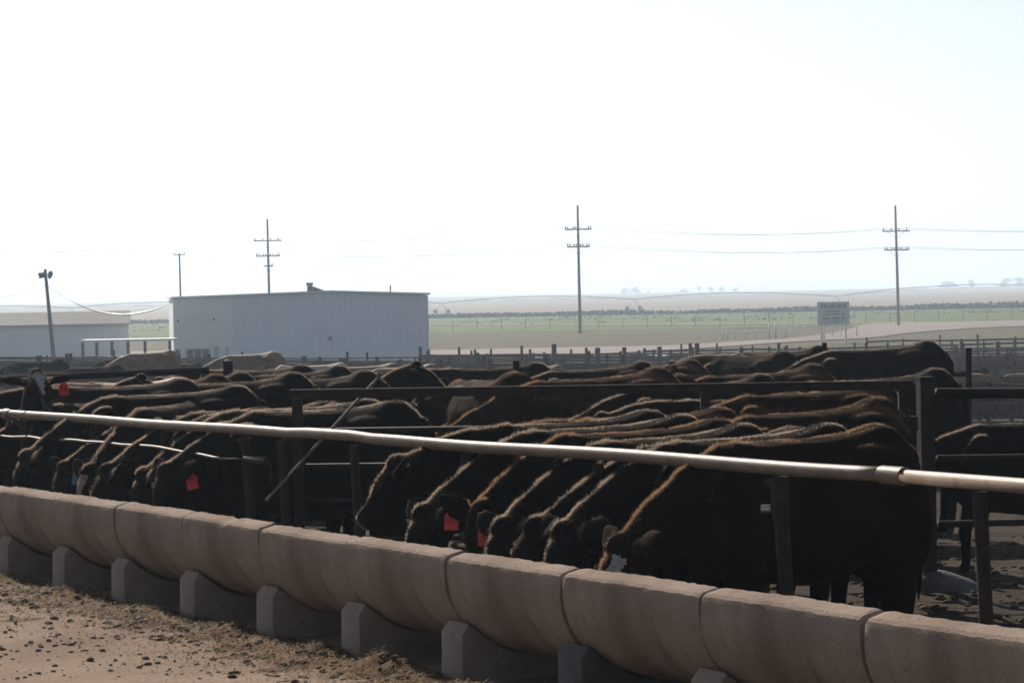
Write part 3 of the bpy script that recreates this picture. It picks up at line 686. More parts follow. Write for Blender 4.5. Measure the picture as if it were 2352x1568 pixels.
# small pole
base = gp(417, 300); sp2 = thing('utility_pole', 'slim pole with a short top crossarm behind the left end of the building', 'utility pole', tuple(base)); H = zat(415, 582, 300)-base.z
mb = MB(); mb.tube([(.05, 0, -.5), (-.05, 0, H)], [.12, .085], 10); mb.build('pole', M['polewood'], sp2, True)
mb = MB(); mb.box((-.05, -.1, H-.12), (.55, .05, .05)); ar = mb.build('crossarm', M['polewood'], sp2, False)
for q in (-.5, .5):
    mb = MB(); mb.tube([(q-.05, -.1, H-.07), (q-.05, -.1, H+.12)], .04, 6); mb.build('insulator', M['lamp'], ar, True)
mb = MB(); mb.tube(wire_pts(base+Vector((-.55, -.1, H+.1)), base+Vector((-30, 2, H-.4)), .6), .011, 5); mb.tube(wire_pts(base+Vector((.45, -.1, H+.1)), base+Vector((26, 60, H-2)), .8), .011, 5)
tag(mb.build('power_lines', M['wire'], None, True), 'thin wires leaving the slim pole behind the building', 'wires', 'wires between the utility poles')
# floodlight pole
ZL = 222.0; base = gp(125, ZL); H = zat(107, 618, ZL)-base.z; lx = (107-125)/F_PX*ZL
fl = thing('floodlight_pole', 'leaning wooden pole with two floodlights in front of the shed', 'floodlight pole', tuple(base))
mb = MB(); mb.tube([(0, 0, -.5), (lx, 0, H)], [.17, .11], 12); mb.build('pole', M['wood'], fl, True)
mb = MB(); mb.rings([[(lx+x_, y_, H+z_) for x_, z_ in ((-.50, -.28), (-.40, -.68), (0, -.60), (-.02, -.22))] for y_ in (-.25, .25)]); mb.build('lamp_head', M['lamp'], fl, False)
mb = MB(); mb.tube([(lx+.30, -.1, H-.72), (lx+.34, -.1, H-.55), (lx+.42, -.1, H-.3), (lx+.40, -.1, H-.14)], [.06, .16, .19, .10], 12); mb.build('lamp_head', M['lamp'], fl, True)
mb = MB(); mb.tube([(lx+.38, -.1, H-.4), (lx, 0, H-.4)], .03, 6); mb.build('bracket', M['lamp'], fl, True)
a_ = base+Vector((lx*.85, 0, zat(110, 655, ZL)-base.z)); b_ = Vector((bl.x, bl.y, zat(399, 694, ZB)))
mb = MB(); pts = []
lowz = zat(270, 721, 218); Ncb = 40
for i in range(Ncb+1):
    u = i/Ncb; p = a_.lerp(b_, u); pts.append(p-Vector((0, 0, 1.42*4*u*(1-u))))
mb.tube(pts, [.016+.034*smooth(u_, .18, .34)*(1-smooth(u_, .85, .97)) for u_ in [i/Ncb for i in range(Ncb+1)]], 6)
tag(mb.build('service_cable', M['bright_steel'], None, True), 'sagging sunlit service cable from the floodlight pole to the white building', 'cable')
mb = MB(); mb.tube(wire_pts(a_, Vector((at(-40, 690, ZL).x, ZL, zat(-40, 690, ZL))), .15), .02, 5)
tag(mb.build('service_cable', M['wire'], None, True), 'thin wire from the floodlight pole to the left border', 'cable')
# ------------------------------------------------------------------ sign board
ZG = 252.0; sg = thing('sign_board', 'large pale sign board on two legs beside the dirt road', 'sign', tuple(gp(1914, ZG))); o = Vector(sg.location)
x0_, x1_ = at(1878, 700, ZG).x-o.x, at(1952, 700, ZG).x-o.x; z0_, z1_ = zat(1914, 747, ZG)-o.z, zat(1914, 693, ZG)-o.z
mb = MB(); mb.box(((x0_+x1_)/2, 0, (z0_+z1_)/2), ((x1_-x0_)/2, .05, (z1_-z0_)/2)); mb.build('panel', M['sign'], sg, False)
for px in (1887, 1943):
    x_ = at(px, 760, ZG).x-o.x; mb = MB(); mb.box((x_, .06, z0_/2-.2), (.07, .06, z0_/2+.2)); mb.build('leg', M['white_paint'], sg, False)
rng = random.Random(5)
W_, Hh = x1_-x0_, z1_-z0_
for (fy, fx0, fx1, hh, m_, wd) in ((.82, .12, .90, .17, 'ink', 9), (.60, .30, .72, .07, 'ink', 12), (.47, .16, .86, .07, 'ink', 14), (.30, .18, .84, .085, 'ink_dark', 14), (.16, .22, .80, .06, 'ink', 14)):
    mb = MB(); x_ = x0_+W_*fx0; zc = z0_+Hh*fy; cw = W_*(fx1-fx0)/wd
    for q in range(wd):
        kind_ = rng.randrange(4); xl = x_+q*cw; hb = Hh*hh/2
        if wd > 11 and q % 6 == 5: continue
        mb.box((xl+cw*.2, -.056, zc), (cw*.13, .004, hb))
        if kind_ != 0: mb.box((xl+cw*.68, -.056, zc-(0 if kind_ == 1 else hb*.2)), (cw*.13, .004, hb*(1 if kind_ == 1 else .8)))
        if kind_ >= 2: mb.box((xl+cw*.44, -.056, zc+hb*.75*(1 if kind_ == 2 else -1)), (cw*.108, .004, hb*.22))
    mb.build('lettering', M[m_], sg, False)
# ------------------------------------------------------------------ irrigation pivot
pv_ = thing('irrigation_pivot', 'long wheeled irrigation pivot spanning the dry field', 'irrigation pivot', tuple(gp(1016, 800))); o = Vector(pv_.location)
tw = [(-760, 745, 800), (-290, 723, 800), (165, 707, 800), (590, 702, 800), (1016, 696, 800), (1457, 687, 800), (1921, 680, 800), (2400, 655, 790), (2900, 650, 780)]
twp = []
for px, py, Z in tw: p = gp(px, Z); twp.append((p-o, max(2.6, zat(px, py, Z)-p.z)))
mb = MB(); tr = MB()
for (p, h1), (q, h2) in zip(twp, twp[1:]):
    pts = [p.lerp(q, i/16)+Vector((0, 0, h1+(h2-h1)*i/16+1.25*4*(i/16)*(1-i/16))) for i in range(17)]
    mb.tube(pts, .10, 6)
    lo = [pt-Vector((0, 0, .9*math.sin(math.pi*i/16))) for i, pt in enumerate(pts)]
    tr.tube([lo[i] for i in (0, 3, 6, 10, 13, 16)], .03, 4)
    for i in (3, 6, 10, 13):
        for s_ in (-1, 1): tr.tube([lo[i], pts[i+s_]], .03, 4)
        tr.tube([lo[i], pts[i]], .03, 4)
    for i in range(1, 16, 2): tr.tube([pts[i], pts[i]-Vector((0, 0, 2.0))], .018, 4)
mb.build('water_pipe', M['bright_steel'], pv_, True); tr.build('truss', M['wire'], pv_, True)
for p, h_ in twp:
    mb = MB()
    for s_ in (-1, 1):
        mb.tube([p+Vector((0, 0, h_)), p+Vector((s_*1.7, 0, .6))], .06, 5); mb.tube([p+Vector((s_*1.7, -.15, .6)), p+Vector((s_*1.7, .15, .6))], .6, 12)
    mb.tube([p+Vector((-1.7, 0, .6)), p+Vector((1.7, 0, .6))], .06, 5)
    mb.build('tower', M['wire'], pv_, True)
# ------------------------------------------------------------------ vegetation
def leaf_cloud(mb, c, r, n_, size, rng, flat=.6):
    for _ in range(n_):
        while True:
            q = Vector((rng.uniform(-1, 1), rng.uniform(-1, 1), rng.uniform(-1, 1)))
            if q.length < 1: break
        p = Vector(c)+Vector((q.x*r[0], q.y*r[1], q.z*r[2])); s_ = size*rng.uniform(.6, 1.4)
        a_ = Vector((rng.gauss(0, 1), rng.gauss(0, 1), rng.gauss(0, 1))).normalized(); b_ = a_.cross(Vector((rng.gauss(0, 1), rng.gauss(0, 1), rng.gauss(0, 1)))).normalized()
        o_ = len(mb.v); mb.v += [p-a_*s_, p+b_*s_*flat, p+a_*s_, p-b_*s_*flat]; mb.face([o_, o_+1, o_+2, o_+3])
rng = random.Random(11)
mb = MB()      # weed strip along the field edge
x = -230.0
while x < 230:
    gap = noise.noise((x*.03, 7, 0)); y = 655+6*noise.noise((x*.02, 1, 0))
    if gap > -.46:
        hgt = .45+.5*(noise.noise((x*.07, 2, 0))+.5)+.25*smooth(x, 40, 110)
        z = terrain(x, y); leaf_cloud(mb, (x, y, z+hgt*.5), (1.5, 2.4, hgt*.75), 40, .40, rng, .7)
    x += .6
kind(mb.build('weeds', M['leaf'], None, False), 'stuff')
mb = MB()     # shorter growth in front of it
for _ in range(1500):
    x, y = rng.uniform(-200, 200), rng.uniform(470, 640)
    if noise.noise((x*.02, y*.05, 4)) < .0: continue
    leaf_cloud(mb, (x, y, terrain(x, y)+.15), (1.6, 1.6, .12), 6, .15, rng, .7)
kind(mb.build('grass', M['grass'], None, False), 'stuff')
def tree(label, px, py, Z, w_, h_, seed, grp='far trees on the plain'):
    rng = random.Random(seed); b = gp(px, Z); h_ = max(3.5, zat(px, py, Z)-b.z)
    root = thing('tree', label, 'tree', tuple(b), 0, grp)
    mb = MB(); mb.tube([(0, 0, -6), (.1, 0, h_*.25), (0, .1, h_*.6)], [.5, .4, .2], 7)
    for q in range(4):
        an = q*1.6; mb.tube([(0, 0, h_*.3), (math.cos(an)*w_*.25, math.sin(an)*w_*.25, h_*.65)], [.25, .08], 5)
    mb.build('trunk', M['bark'], root, True)
    mb = MB()
    for q in range(9):
        an = rng.uniform(0, 6.28); rr = rng.uniform(0, .33)*w_; zz = rng.uniform(.12, .80)*h_
        leaf_cloud(mb, (math.cos(an)*rr, math.sin(an)*rr*.6, zz), (w_*.22, w_*.2, h_*.2), 70, w_*.045, rng, .7)
    mb.build('crown', M['treeleaf'], root, False)
for a_ in (('rounded tree left of the radio mast in the far grove', 1437, 657, 3000, 12, 8, 1), ('rounded tree right of the radio mast in the far grove', 1461, 658, 3000, 12, 8, 2), ('small round tree standing alone right of the far grove', 1492, 663, 3000, 4, 5, 12),
           ('low bushy tree at the left end of the far windbreak', 1572, 663, 3100, 14, 4, 3), ('taller pointed tree in the middle of the far windbreak', 1608, 655, 3100, 7, 8, 4), ('broad tree near the middle of the far windbreak', 1633, 656, 3100, 9, 8, 5), ('broad tree toward the right of the far windbreak', 1660, 657, 3100, 10, 7, 6), ('small tree at the right end of the far windbreak', 1692, 660, 3100, 9, 6, 7),
           ('tall far tree just right of the right-hand pole', 2233, 637, 3150, 10, 11, 8), ('pale low tree clump left of the tall far tree', 2180, 645, 3150, 24, 5, 9), ('wide far tree near the right border', 2312, 639, 3180, 17, 8, 10), ('wide far tree at the right border', 2345, 636, 3180, 17, 9, 11)):
    tree(*a_)
b = gp(1453, 3000); zt = zat(1453, 622, 3000); b.z = -3
mast = thing('radio_mast', 'thin lattice radio mast rising from the far grove', 'radio mast', tuple(b))
mb = MB()
for q in range(3): mb.tube([(math.cos(q*2.1)*.5, math.sin(q*2.1)*.5, 0), (math.cos(q*2.1)*.3, math.sin(q*2.1)*.3, zt+3)], .14, 5)
for q in range(14): mb.tube([(math.cos(q*2.1)*.45, math.sin(q*2.1)*.45, q*(zt+3)/14), (math.cos(q*2.1+2.1)*.45, math.sin(q*2.1+2.1)*.45, (q+1)*(zt+3)/14)], .08, 4)
mb.build('lattice', M['wire'], mast, True)
# ------------------------------------------------------------------ far concrete bunks and troughs (sunlit tops)
M['glint_water'] = mat('trough water', (.05, .05, .045), .12, spec=.6)  # reflective sheet added so the trough tops glint with sky
def trough(label, pxa, pxb, Za, Zb, h_=1.05, w_=1.1, m_='white_panel'):
    A_, B_ = gp(pxa, Za), gp(pxb, Zb); d = (B_-A_); L = d.length
    root = thing('far_trough', label, 'trough', tuple(A_), math.atan2(d.y, d.x), 'long pale troughs in the far pens')
    pr = [(-w_, 0), (-w_, h_), (-w_+.09, h_), (-w_+.2, .2), (w_-.2, .2), (w_-.09, h_), (w_, h_), (w_, 0)]
    mb = MB(); sl_ = (B_.z-A_.z)/L
    mb.rings([[(L*q/6, y_, z_+sl_*L*q/6) for y_, z_ in pr] for q in range(7)]); mb.build('basin', M['roof'], root, False)
    mb = MB(); mb.quad((.1, -w_+.1, h_-.05), (L-.1, -w_+.1, h_-.05+sl_*L), (L-.1, w_-.1, h_-.05+sl_*L), (.1, w_-.1, h_-.05)); mb.build('glint_water', M['glint_water'], root, False)
for i, a_ in enumerate((('long pale trough under the right-hand posts near the right border', 2227, 2336, 128, 128), ('short pale trough left of the big dark cow on the mound', 2003, 2025, 88, 88), ('pale trough between fence posts at the middle, left one', 1488, 1532, 152, 150), ('pale trough between fence posts at the middle, right one', 1552, 1640, 150, 150),
     ('pale trough right of the white building foot', 1222, 1262, 148, 147), ('pale trough in the pens under the floodlight pole', 5, 72, 118, 118), ('pale trough lying in front of the carport', 238, 318, 160, 150))):
    trough(*a_)
# ------------------------------------------------------------------ cattle
def ring(c, T, S, hw, hh, k=20, e=2.25, peak=0.0):
    T = Vector(T).normalized(); S = Vector(S); S = (S-T*S.dot(T)).normalized(); U = S.cross(T)
    if U.z < -.2: U = -U
    out = []
    for j in range(k):
        q = 2*math.pi*j/k; cs, sn = math.cos(q), math.sin(q)
        out.append(Vector(c)+S*(math.copysign(abs(cs)**(2/e), cs)*hw*(1-peak*max(0, sn)))+U*(math.copysign(abs(sn)**(2/e), sn)*hh))
    return out
EARS = {}
def cow_shape(key, poll, muz, lat=0.0, mlat=0.0, voxel=.016, legs=0, face=None, width=1.0, hump=0.0, head_roll=0.0, rump=0.0, lenf=.93):
    """origin under the withers, facing +X; returns a mesh (one continuous body)"""
    mb = MB(); Y = Vector((0, 1, 0)); X = Vector((1, 0, 0))
    tor = [(.24, .86, .17, .11), (.17, .87, .27, .18), (.05, .895, .345, .235), (-.08, .90, .36, .262), (-.28, .885, .372, .30), (-.5, .88, .385, .332), (-.7, .893, .378, .33), (-.88, .94, .355, .295), (-1.02, .995+rump, .335, .265), (-1.14, 1.02+rump, .295, .225), (-1.23, 1.03+rump, .22, .16), (-1.28, 1.03+rump, .12, .09)]
    tor = [(x*(lenf if x < 0 else 1), z, h_, w_) for x, z, h_, w_ in tor]
    mb.rings([ring((x, 0, z+hump*math.exp(-((x+.05)/.25)**2)), X, Y, w_*width, h_, 20, 2.15, .20) for x, z, h_, w_ in tor])
    for s_ in (-1, 1):
        mb.ell((.02, s_*.17*width, .86), (.19, .11, .32)); mb.ell((-1.08*lenf, s_*.155*width, .84), (.21, .125, .34)); mb.ell((-.90*lenf, s_*.15*width, 1.14+rump), (.2, .11, .09)); mb.ell((-1.2*lenf, s_*.085, 1.13+rump), (.08, .055, .09))
        f1, f2 = ((.05, -.06), (-.04, .08))[(legs+(s_ > 0)) % 2]
        mb.tube([(.04, s_*.15, .72), (.05+f1*.3, s_*.155, .52), (.06+f1, s_*.15, .37), (.05+f1, s_*.15, .15), (.06+f1, s_*.15, .08), (.08+f1, s_*.15, 0)], [.10, .07, .056, .042, .05, .058], 10)
        mb.tube([(-1.03*lenf, s_*.17, .78), (-1.05*lenf+f2*.4, s_*.18, .62), (-1.2*lenf+f2, s_*.17, .47), (-1.17*lenf+f2, s_*.17, .2), (-1.15*lenf+f2, s_*.17, .09), (-1.12*lenf+f2, s_*.17, 0)], [.15, .11, .066, .044, .05, .058], 10)
    mb.tube([(-1.25*lenf, 0, 1.19+rump), (-1.33*lenf, 0, 1.10), (-1.345*lenf, .01, .85), (-1.33*lenf, .02, .6), (-1.32*lenf, .02, .38)], [.045, .032, .022, .03, .016], 8)
    poll, muz = Vector((poll[0], lat, poll[1])), Vector((muz[0], lat+mlat, muz[1]))
    nb = Vector((-.02, 0, 1.0+hump*.5)); mid1 = nb.lerp(poll, .38)+Vector((0, -lat*.15, .045)); mid2 = nb.lerp(poll, .72)+Vector((0, -lat*.1, .035))
    pts = [nb, mid1, mid2, poll]; hs = [.265, .205, .155, .115]; ws = [.165, .125, .10, .088]
    rs = []
    for i, p in enumerate(pts):
        T = pts[min(i+1, 3)]-pts[max(i-1, 0)]; rs.append(ring(p, T, Vector((-T.y, T.x, 0)) if T.xy.length > .05 else Y, ws[i], hs[i], e=2.0))
    mb.rings(rs)
    mb.ell(nb+Vector((.20, 0, -.20)), (.14, .10, .16))
    H = muz-poll; L = H.length; T = H.normalized(); S = Vector((-T.y, T.x, 0)).normalized() if T.xy.length > .05 else Y
    S = Matrix.Rotation(head_roll, 3, T) @ S
    U = S.cross(T); U = U if (U.z > -.2 or U.x > 0) else -U
    rs = []
    for s_, w_, h_, off in ((-.16, .055, .06, .015), (-.06, .088, .10, .012), (.08, .108, .122, 0), (.24, .116, .13, 0), (.38, .104, .125, -.005), (.55, .078, .10, -.012), (.75, .064, .078, -.012), (.9, .074, .072, -.008), (1.0, .07, .062, -.004), (1.05, .045, .036, 0)):
        rs.append(ring(poll+T*(L*s_)+U*off, T, S, w_, h_, e=2.3))
    mb.rings(rs)
    mb.ell(poll+U*.085+T*(-.02), (.075, .06, .065))
    EARS[key] = []; rims = []
    for s_ in (-1, 1):
        b_ = poll+S*(s_*.075)+T*(L*.04)+U*.03
        dirv = (S*s_*.85-T*(.42 if T.z < -.7 else .2)+Vector((0, 0, .22 if T.z < -.7 else .10))).normalized(); th = dirv.cross(U).normalized()
        rr = []
        for q, w_, t2 in ((0, .03, .03), (.22, .058, .024), (.5, .082, .0175), (.78, .062, .0145), (1.0, .012, .010)):
            c = b_+dirv*(.275*q)+Vector((0, 0, -.02*q*q)); rr.append([c+th*(math.cos(a_)*w_)+dirv.cross(th)*(math.sin(a_)*t2) for a_ in [2*math.pi*j/10 for j in range(10)]])
        mb.rings(rr)
        rims.append((np.array(b_+dirv*.15), np.array(dirv), np.array(dirv.cross(th))))
        EARS[key].append(b_+dirv*.17+Vector((0, 0, -.045)))
    for s_ in (-1, 1):      # brow over the eye
        mb.ell(poll+T*(L*.33)+S*(s_*.098)+U*.035, (.03, .03, .03), 8, 6)
    me = mb.mesh(key, [], False)
    tmp = link('tmp', me); md = tmp.modifiers.new('r', 'REMESH'); md.mode = 'VOXEL'; md.voxel_size = voxel; md.use_smooth_shade = True
    sm = tmp.modifiers.new('s', 'SMOOTH'); sm.factor = .5; sm.iterations = 5
    dg = bpy.context.evaluated_depsgraph_get(); out = bpy.data.meshes.new_from_object(tmp.evaluated_get(dg))
    bpy.data.objects.remove(tmp); bpy.data.meshes.remove(me); out.name = key
    nv = len(out.vertices); cov = np.empty(nv*3, dtype=np.float32); out.vertices.foreach_get('co', cov); cov = cov.reshape(-1, 3)
    nrm = np.empty(nv*3, dtype=np.float32); out.vertices.foreach_get('normal', nrm); nrm = nrm.reshape(-1, 3)
    # soft muscle relief
    for i in range(nv):
        p = cov[i]; a_ = .010*noise.noise((p[0]*4, p[1]*4, p[2]*3))+.004*noise.noise((p[0]*12, p[1]*12, p[2]*9)); cov[i] += nrm[i]*a_
    out.vertices.foreach_set('co', cov.reshape(-1)); out.update()
    out.materials.clear(); out.materials.append(M['black']); out.materials.append(M['face_white']); out.materials.append(M['hoof']); out.materials.append(M['nose']); out.materials.append(M['ear_rim'])
    np_ = len(out.polygons); pc = np.empty(np_*3, dtype=np.float32); out.polygons.foreach_get('center', pc); pc = pc.reshape(-1, 3)
    mi = np.zeros(np_, dtype=np.int32); mi[pc[:, 2] < .055] = 2
    pn = np.empty(np_*3, dtype=np.float32); out.polygons.foreach_get('normal', pn); pn = pn.reshape(-1, 3)
    for c_, d_, t_ in rims:
        dd_ = pc-c_; mi[(np.linalg.norm(dd_, axis=1) < .16) & (dd_ @ d_ > -.035) & (np.abs(pn @ t_) < .62) & (np.abs(pn @ d_) < .98)] = 4
    dm = np.linalg.norm(pc-np.array(muz+T*.02), axis=1); mi[dm < .075] = 3
    if face:
        q = pc-np.array(poll); along = q @ np.array(T)/L; upc = q @ np.array(U); side = q @ np.array(S)
        wob = np.array([noise.noise((float(p[0])*22, float(p[1])*22, float(p[2])*22)) for p in pc]) if np_ < 200000 else 0
        if face == 'bald': sel = (along > .10) & (along < .95) & (upc > .0) & (np.hypot(side, (along-.22)*.35) > .05+.012*wob) & (np.abs(side) < .10)
        else: sel = (along > .02) & (along < .62) & (upc > .04) & (np.abs(side) < (.062*(1-along*1.45)+.012*wob))
        mi[sel] = 1
    out.polygons.foreach_set('material_index', mi)
    out['poll'] = tuple(poll); out['side'] = tuple(S)
    return out
def fur_mesh(body, n_, seed, poll, lmul=1.0):
    earS = np.array(body['side'])
    rs = np.random.RandomState(seed); np_ = len(body.polygons)
    c = np.empty(np_*3, dtype=np.float32); body.polygons.foreach_get('center', c); c = c.reshape(-1, 3)
    nm = np.empty(np_*3, dtype=np.float32); body.polygons.foreach_get('normal', nm); nm = nm.reshape(-1, 3)
    ar = np.empty(np_, dtype=np.float32); body.polygons.foreach_get('area', ar)
    poll = np.array(poll); dp = np.linalg.norm(c-poll, axis=1)
    neck = (c[:, 0] > -.05); ear = (np.abs((c-poll) @ earS) > .135) & (dp < .36)
    ridge = np.clip(1-np.abs(nm[:, 1])/.27, 0, 1)*(nm[:, 2] > .15)
    wgt = ar*(ridge*(.9+3.0*neck)+.10*(dp < .2)*(nm[:, 2] > 0))*(~ear)
    br = np.array([noise.noise((float(p[0])*5.5, float(p[1])*5.5, float(p[2])*5.5+seed)) for p in c])
    wgt *= np.clip(.42+1.7*br, .06, 1.0)
    wgt[c[:, 2] < .45] *= .1
    mi = np.empty(np_, dtype=np.int32); body.polygons.foreach_get('material_index', mi); wgt[mi > 0] = 0
    wgt[(c[:, 0] > poll[0]+.05) & (dp > .10)] *= .35
    idx = rs.choice(np_, n_, p=wgt/wgt.sum())
    root = c[idx]+rs.uniform(-.008, .008, (n_, 3)); nn_ = nm[idx]
    ln = np.where(ear[idx], .0075, np.where(dp[idx] < .20, .013, np.where(neck[idx], .0175, .0075)))*rs.uniform(.35, 1.45, n_)*lmul
    crest = neck[idx] & (np.abs(c[idx][:, 1]-poll[1]*np.clip(c[idx][:, 0]/max(poll[0], .1), 0, 1)) < .05); ln[crest] *= 1.15
    flow = np.tile(np.array([-.75, 0, -.12]), (n_, 1))
    clump = np.array([[noise.noise((float(p[0])*14, float(p[1])*14, float(p[2])*14)), noise.noise((float(p[0])*14, float(p[1])*14, float(p[2])*14+9)), 0] for p in root])
    d = nn_*.72+flow*.75+clump*.4+rs.normal(0, .24, (n_, 3)); d /= np.linalg.norm(d, axis=1)[:, None]
    sd_ = np.cross(d, rs.normal(0, 1, (n_, 3))); sd_ /= np.linalg.norm(sd_, axis=1)[:, None]
    wd = .0012
    v = np.stack([root-sd_*wd, root+sd_*wd, root+d*ln[:, None]], axis=1).reshape(-1, 3)
    me = bpy.data.meshes.new('coat_hair'); me.vertices.add(n_*3); me.vertices.foreach_set('co', v.astype(np.float32).reshape(-1))
    me.loops.add(n_*3); me.loops.foreach_set('vertex_index', np.arange(n_*3, dtype=np.int32)); me.polygons.add(n_)
    me.polygons.foreach_set('loop_start', np.arange(0, n_*3, 3, dtype=np.int32))
    me.update(calc_edges=True); me.materials.append(M['fur'])
    return me
M['ear_rim'] = furmat('ear rim hair', (.02, .012, .009), (.34, .19, .10))
SH = {}
def shape(key, fur_n=0, **kw):
    b_ = cow_shape(key, **kw); SH[key] = (b_, fur_mesh(b_, fur_n, len(SH)+3, b_['poll']) if fur_n else None, kw)
shape('feed_a', 15000, poll=(.60, .71), muz=(.79, .36), lat=.05, face='bald', legs=0, lenf=.87)
shape('feed_b', 15000, poll=(.58, .735), muz=(.77, .36), lat=-.04, mlat=.04, legs=1)
shape('feed_c', 15000, poll=(.60, .765), muz=(.83, .40), lat=.08, mlat=.05, legs=0, width=1.05)
shape('feed_d', 15000, poll=(.60, .76), muz=(.71, .37), lat=-.05, mlat=-.05, legs=1, face='blaze', width=.97)
shape('feed_e', 15000, poll=(.55, .80), muz=(.66, .43), lat=.15, mlat=.12, legs=0, width=.97)
shape('feed_f', 15000, poll=(.64, .745), muz=(.86, .42), lat=-.12, mlat=-.07, legs=1, width=1.04)
shape('level', 12000, poll=(.60, .965), muz=(.84, .68), lat=-.06, mlat=-.12, legs=1)
shape('alert', 9000, poll=(.48, 1.44), muz=(.86, 1.18), lat=.05, mlat=.10, legs=0, face='blaze')
shape('walk', 7000, poll=(.72, 1.06), muz=(1.08, .82), lat=.06, legs=1, hump=.02, width=1.04, voxel=.02)
shape('low', 7000, poll=(.70, .80), muz=(.95, .45), lat=-.06, legs=0, rump=.02, width=1.08, voxel=.02)
shape('far_low', 0, poll=(.72, .78), muz=(.95, .42), legs=0, voxel=.03)
shape('far_up', 0, poll=(.6, 1.3), muz=(.98, 1.08), legs=1, voxel=.03)
YB = math.degrees(math.atan2(-NY, -NX))   # facing the bunk
def text_mesh(s_, size):
    cu = bpy.data.curves.new('t', 'FONT'); cu.body = s_; cu.size = size; cu.align_x = 'CENTER'; cu.align_y = 'CENTER'
    ob = bpy.data.objects.new('t', cu); COL.objects.link(ob); dg = bpy.context.evaluated_depsgraph_get()
    me = bpy.data.meshes.new_from_object(ob.evaluated_get(dg)); bpy.data.objects.remove(ob); bpy.data.curves.remove(cu)
    me.materials.clear(); me.materials.append(M['tag_ink']); return me
TXT = {}
def cow(key, x, y, yaw, s_, label, coat='black', fur='fur', group='cattle', tags=(), z=None, face=None, sink=.0):
    b_, f_, kw = SH[key]
    o = link('cow', b_); tag(o, label, 'cow', group)
    o.location = (x, y, (gz(x, y) if z is None else z)-sink); o.rotation_euler = (0, 0, R(yaw)); o.scale = (s_, s_, s_)
    for i_, mname in ((0, coat), (1, face or ('face_tan' if key == 'feed_d' else ('face_white' if key in ('feed_a', 'alert') else coat)))):
        o.material_slots[i_].link = 'OBJECT'; o.material_slots[i_].material = M[mname]
    if f_ is not None:
        h = link('coat_hair', f_, o); h.material_slots[0].link = 'OBJECT'; h.material_slots[0].material = M[fur]
    for (side, colr, num) in tags:
        p = EARS[key][side]
        mb = MB(); w_, hh = .043, .055
        pr = [(-w_, -hh), (w_, -hh), (w_, hh*.55), (w_*.45, hh), (-w_*.45, hh), (-w_, hh*.55)]
        mb.rings([[(a_, y_, b2_-hh) for a_, b2_ in pr] for y_ in (-.003, .003)])
        tg = mb.build('ear_tag', M[colr], o, False); tg.location = p
        tg.rotation_euler = (R(random.uniform(-10, 10)), R(random.uniform(-14, 14)), R(-yaw+random.uniform(-25, 25)))
        if num:
            if num not in TXT: TXT[num] = text_mesh(num, .058)
            n_ = link('tag_number', TXT[num], tg); n_.location = (0, -.0042, -hh*1.05); n_.rotation_euler = (R(90), 0, 0)
    return o
def bcow(key, n, t, dyaw, s_, label, **kw):
    x, y = bp(n, t); return cow(key, x, y, YB-dyaw, s_, label, **kw)
G1, G2, G3, G4 = 'cattle feeding at the bunk in front of the gate', 'cattle feeding at the bunk beyond the gate', 'cattle standing in the pens behind the gate', 'distant cattle in the far pens'
def rcow(key, n, ppx, dyaw, s_, label, **kw):
    """slides the animal along the bunk until its poll lies on the wanted line of sight"""
    b_ = SH[key][0]; P = Vector(b_['poll'])*s_; yaw = R(YB-dyaw); l = (ppx-CX)/F_PX
    ox, oy = P.x*math.cos(yaw)-P.y*math.sin(yaw), P.x*math.sin(yaw)+P.y*math.cos(yaw)
    ax_, ay_ = OX+NX*n+ox, OY+NY*n+oy
    return bcow(key, n, (ax_-l*ay_)/(l*DY-DX), dyaw, s_, label, **kw)
rcow('feed_a', 1.03, 1440, 0, .99, 'black cow with a white forehead feeding, nearest the camera', coat='brown', fur='fur_brown', group=G1, tags=((0, 'tag_red', None),))
rcow('feed_b', 1.10, 1308, 2, .97, 'black cow feeding right beside the white-foreheaded one', group=G1)
rcow('feed_f', 1.14, 1243, -3, .95, 'black cow feeding, third from the right in the near row', group=G1)
rcow('feed_b', 1.08, 1166, -4, .96, 'black cow with a red ear tag, just right of the other red-tagged near cow', group=G1, tags=((0, 'tag_red', '41'),))
rcow('feed_e', 1.14, 1112, 4, .98, 'black cow with a red ear tag, left one of the two red-tagged near cows', fur='fur_brown', group=G1, tags=((0, 'tag_red', '104'),))
rcow('feed_b', 1.12, 988, 5, .99, 'black cow feeding with one pale-rimmed ear at the left of the near row', group=G1)
rcow('level', 1.26, 925, 6, .98, 'black cow holding its head above the bunk, in front of the gate bars', group=G1)
bcow('walk', 2.25, 4.05, 4, .98, 'reddish-backed cow standing in the second rank close to the gate', coat='brown_sunlit', fur='fur_brown', group=G1)
bcow('low', 2.95, 3.15, -4, 1.0, 'dark cow with a rusty back in the second rank, right of the other one', coat='brown_sunlit', fur='fur_brown', group=G1)
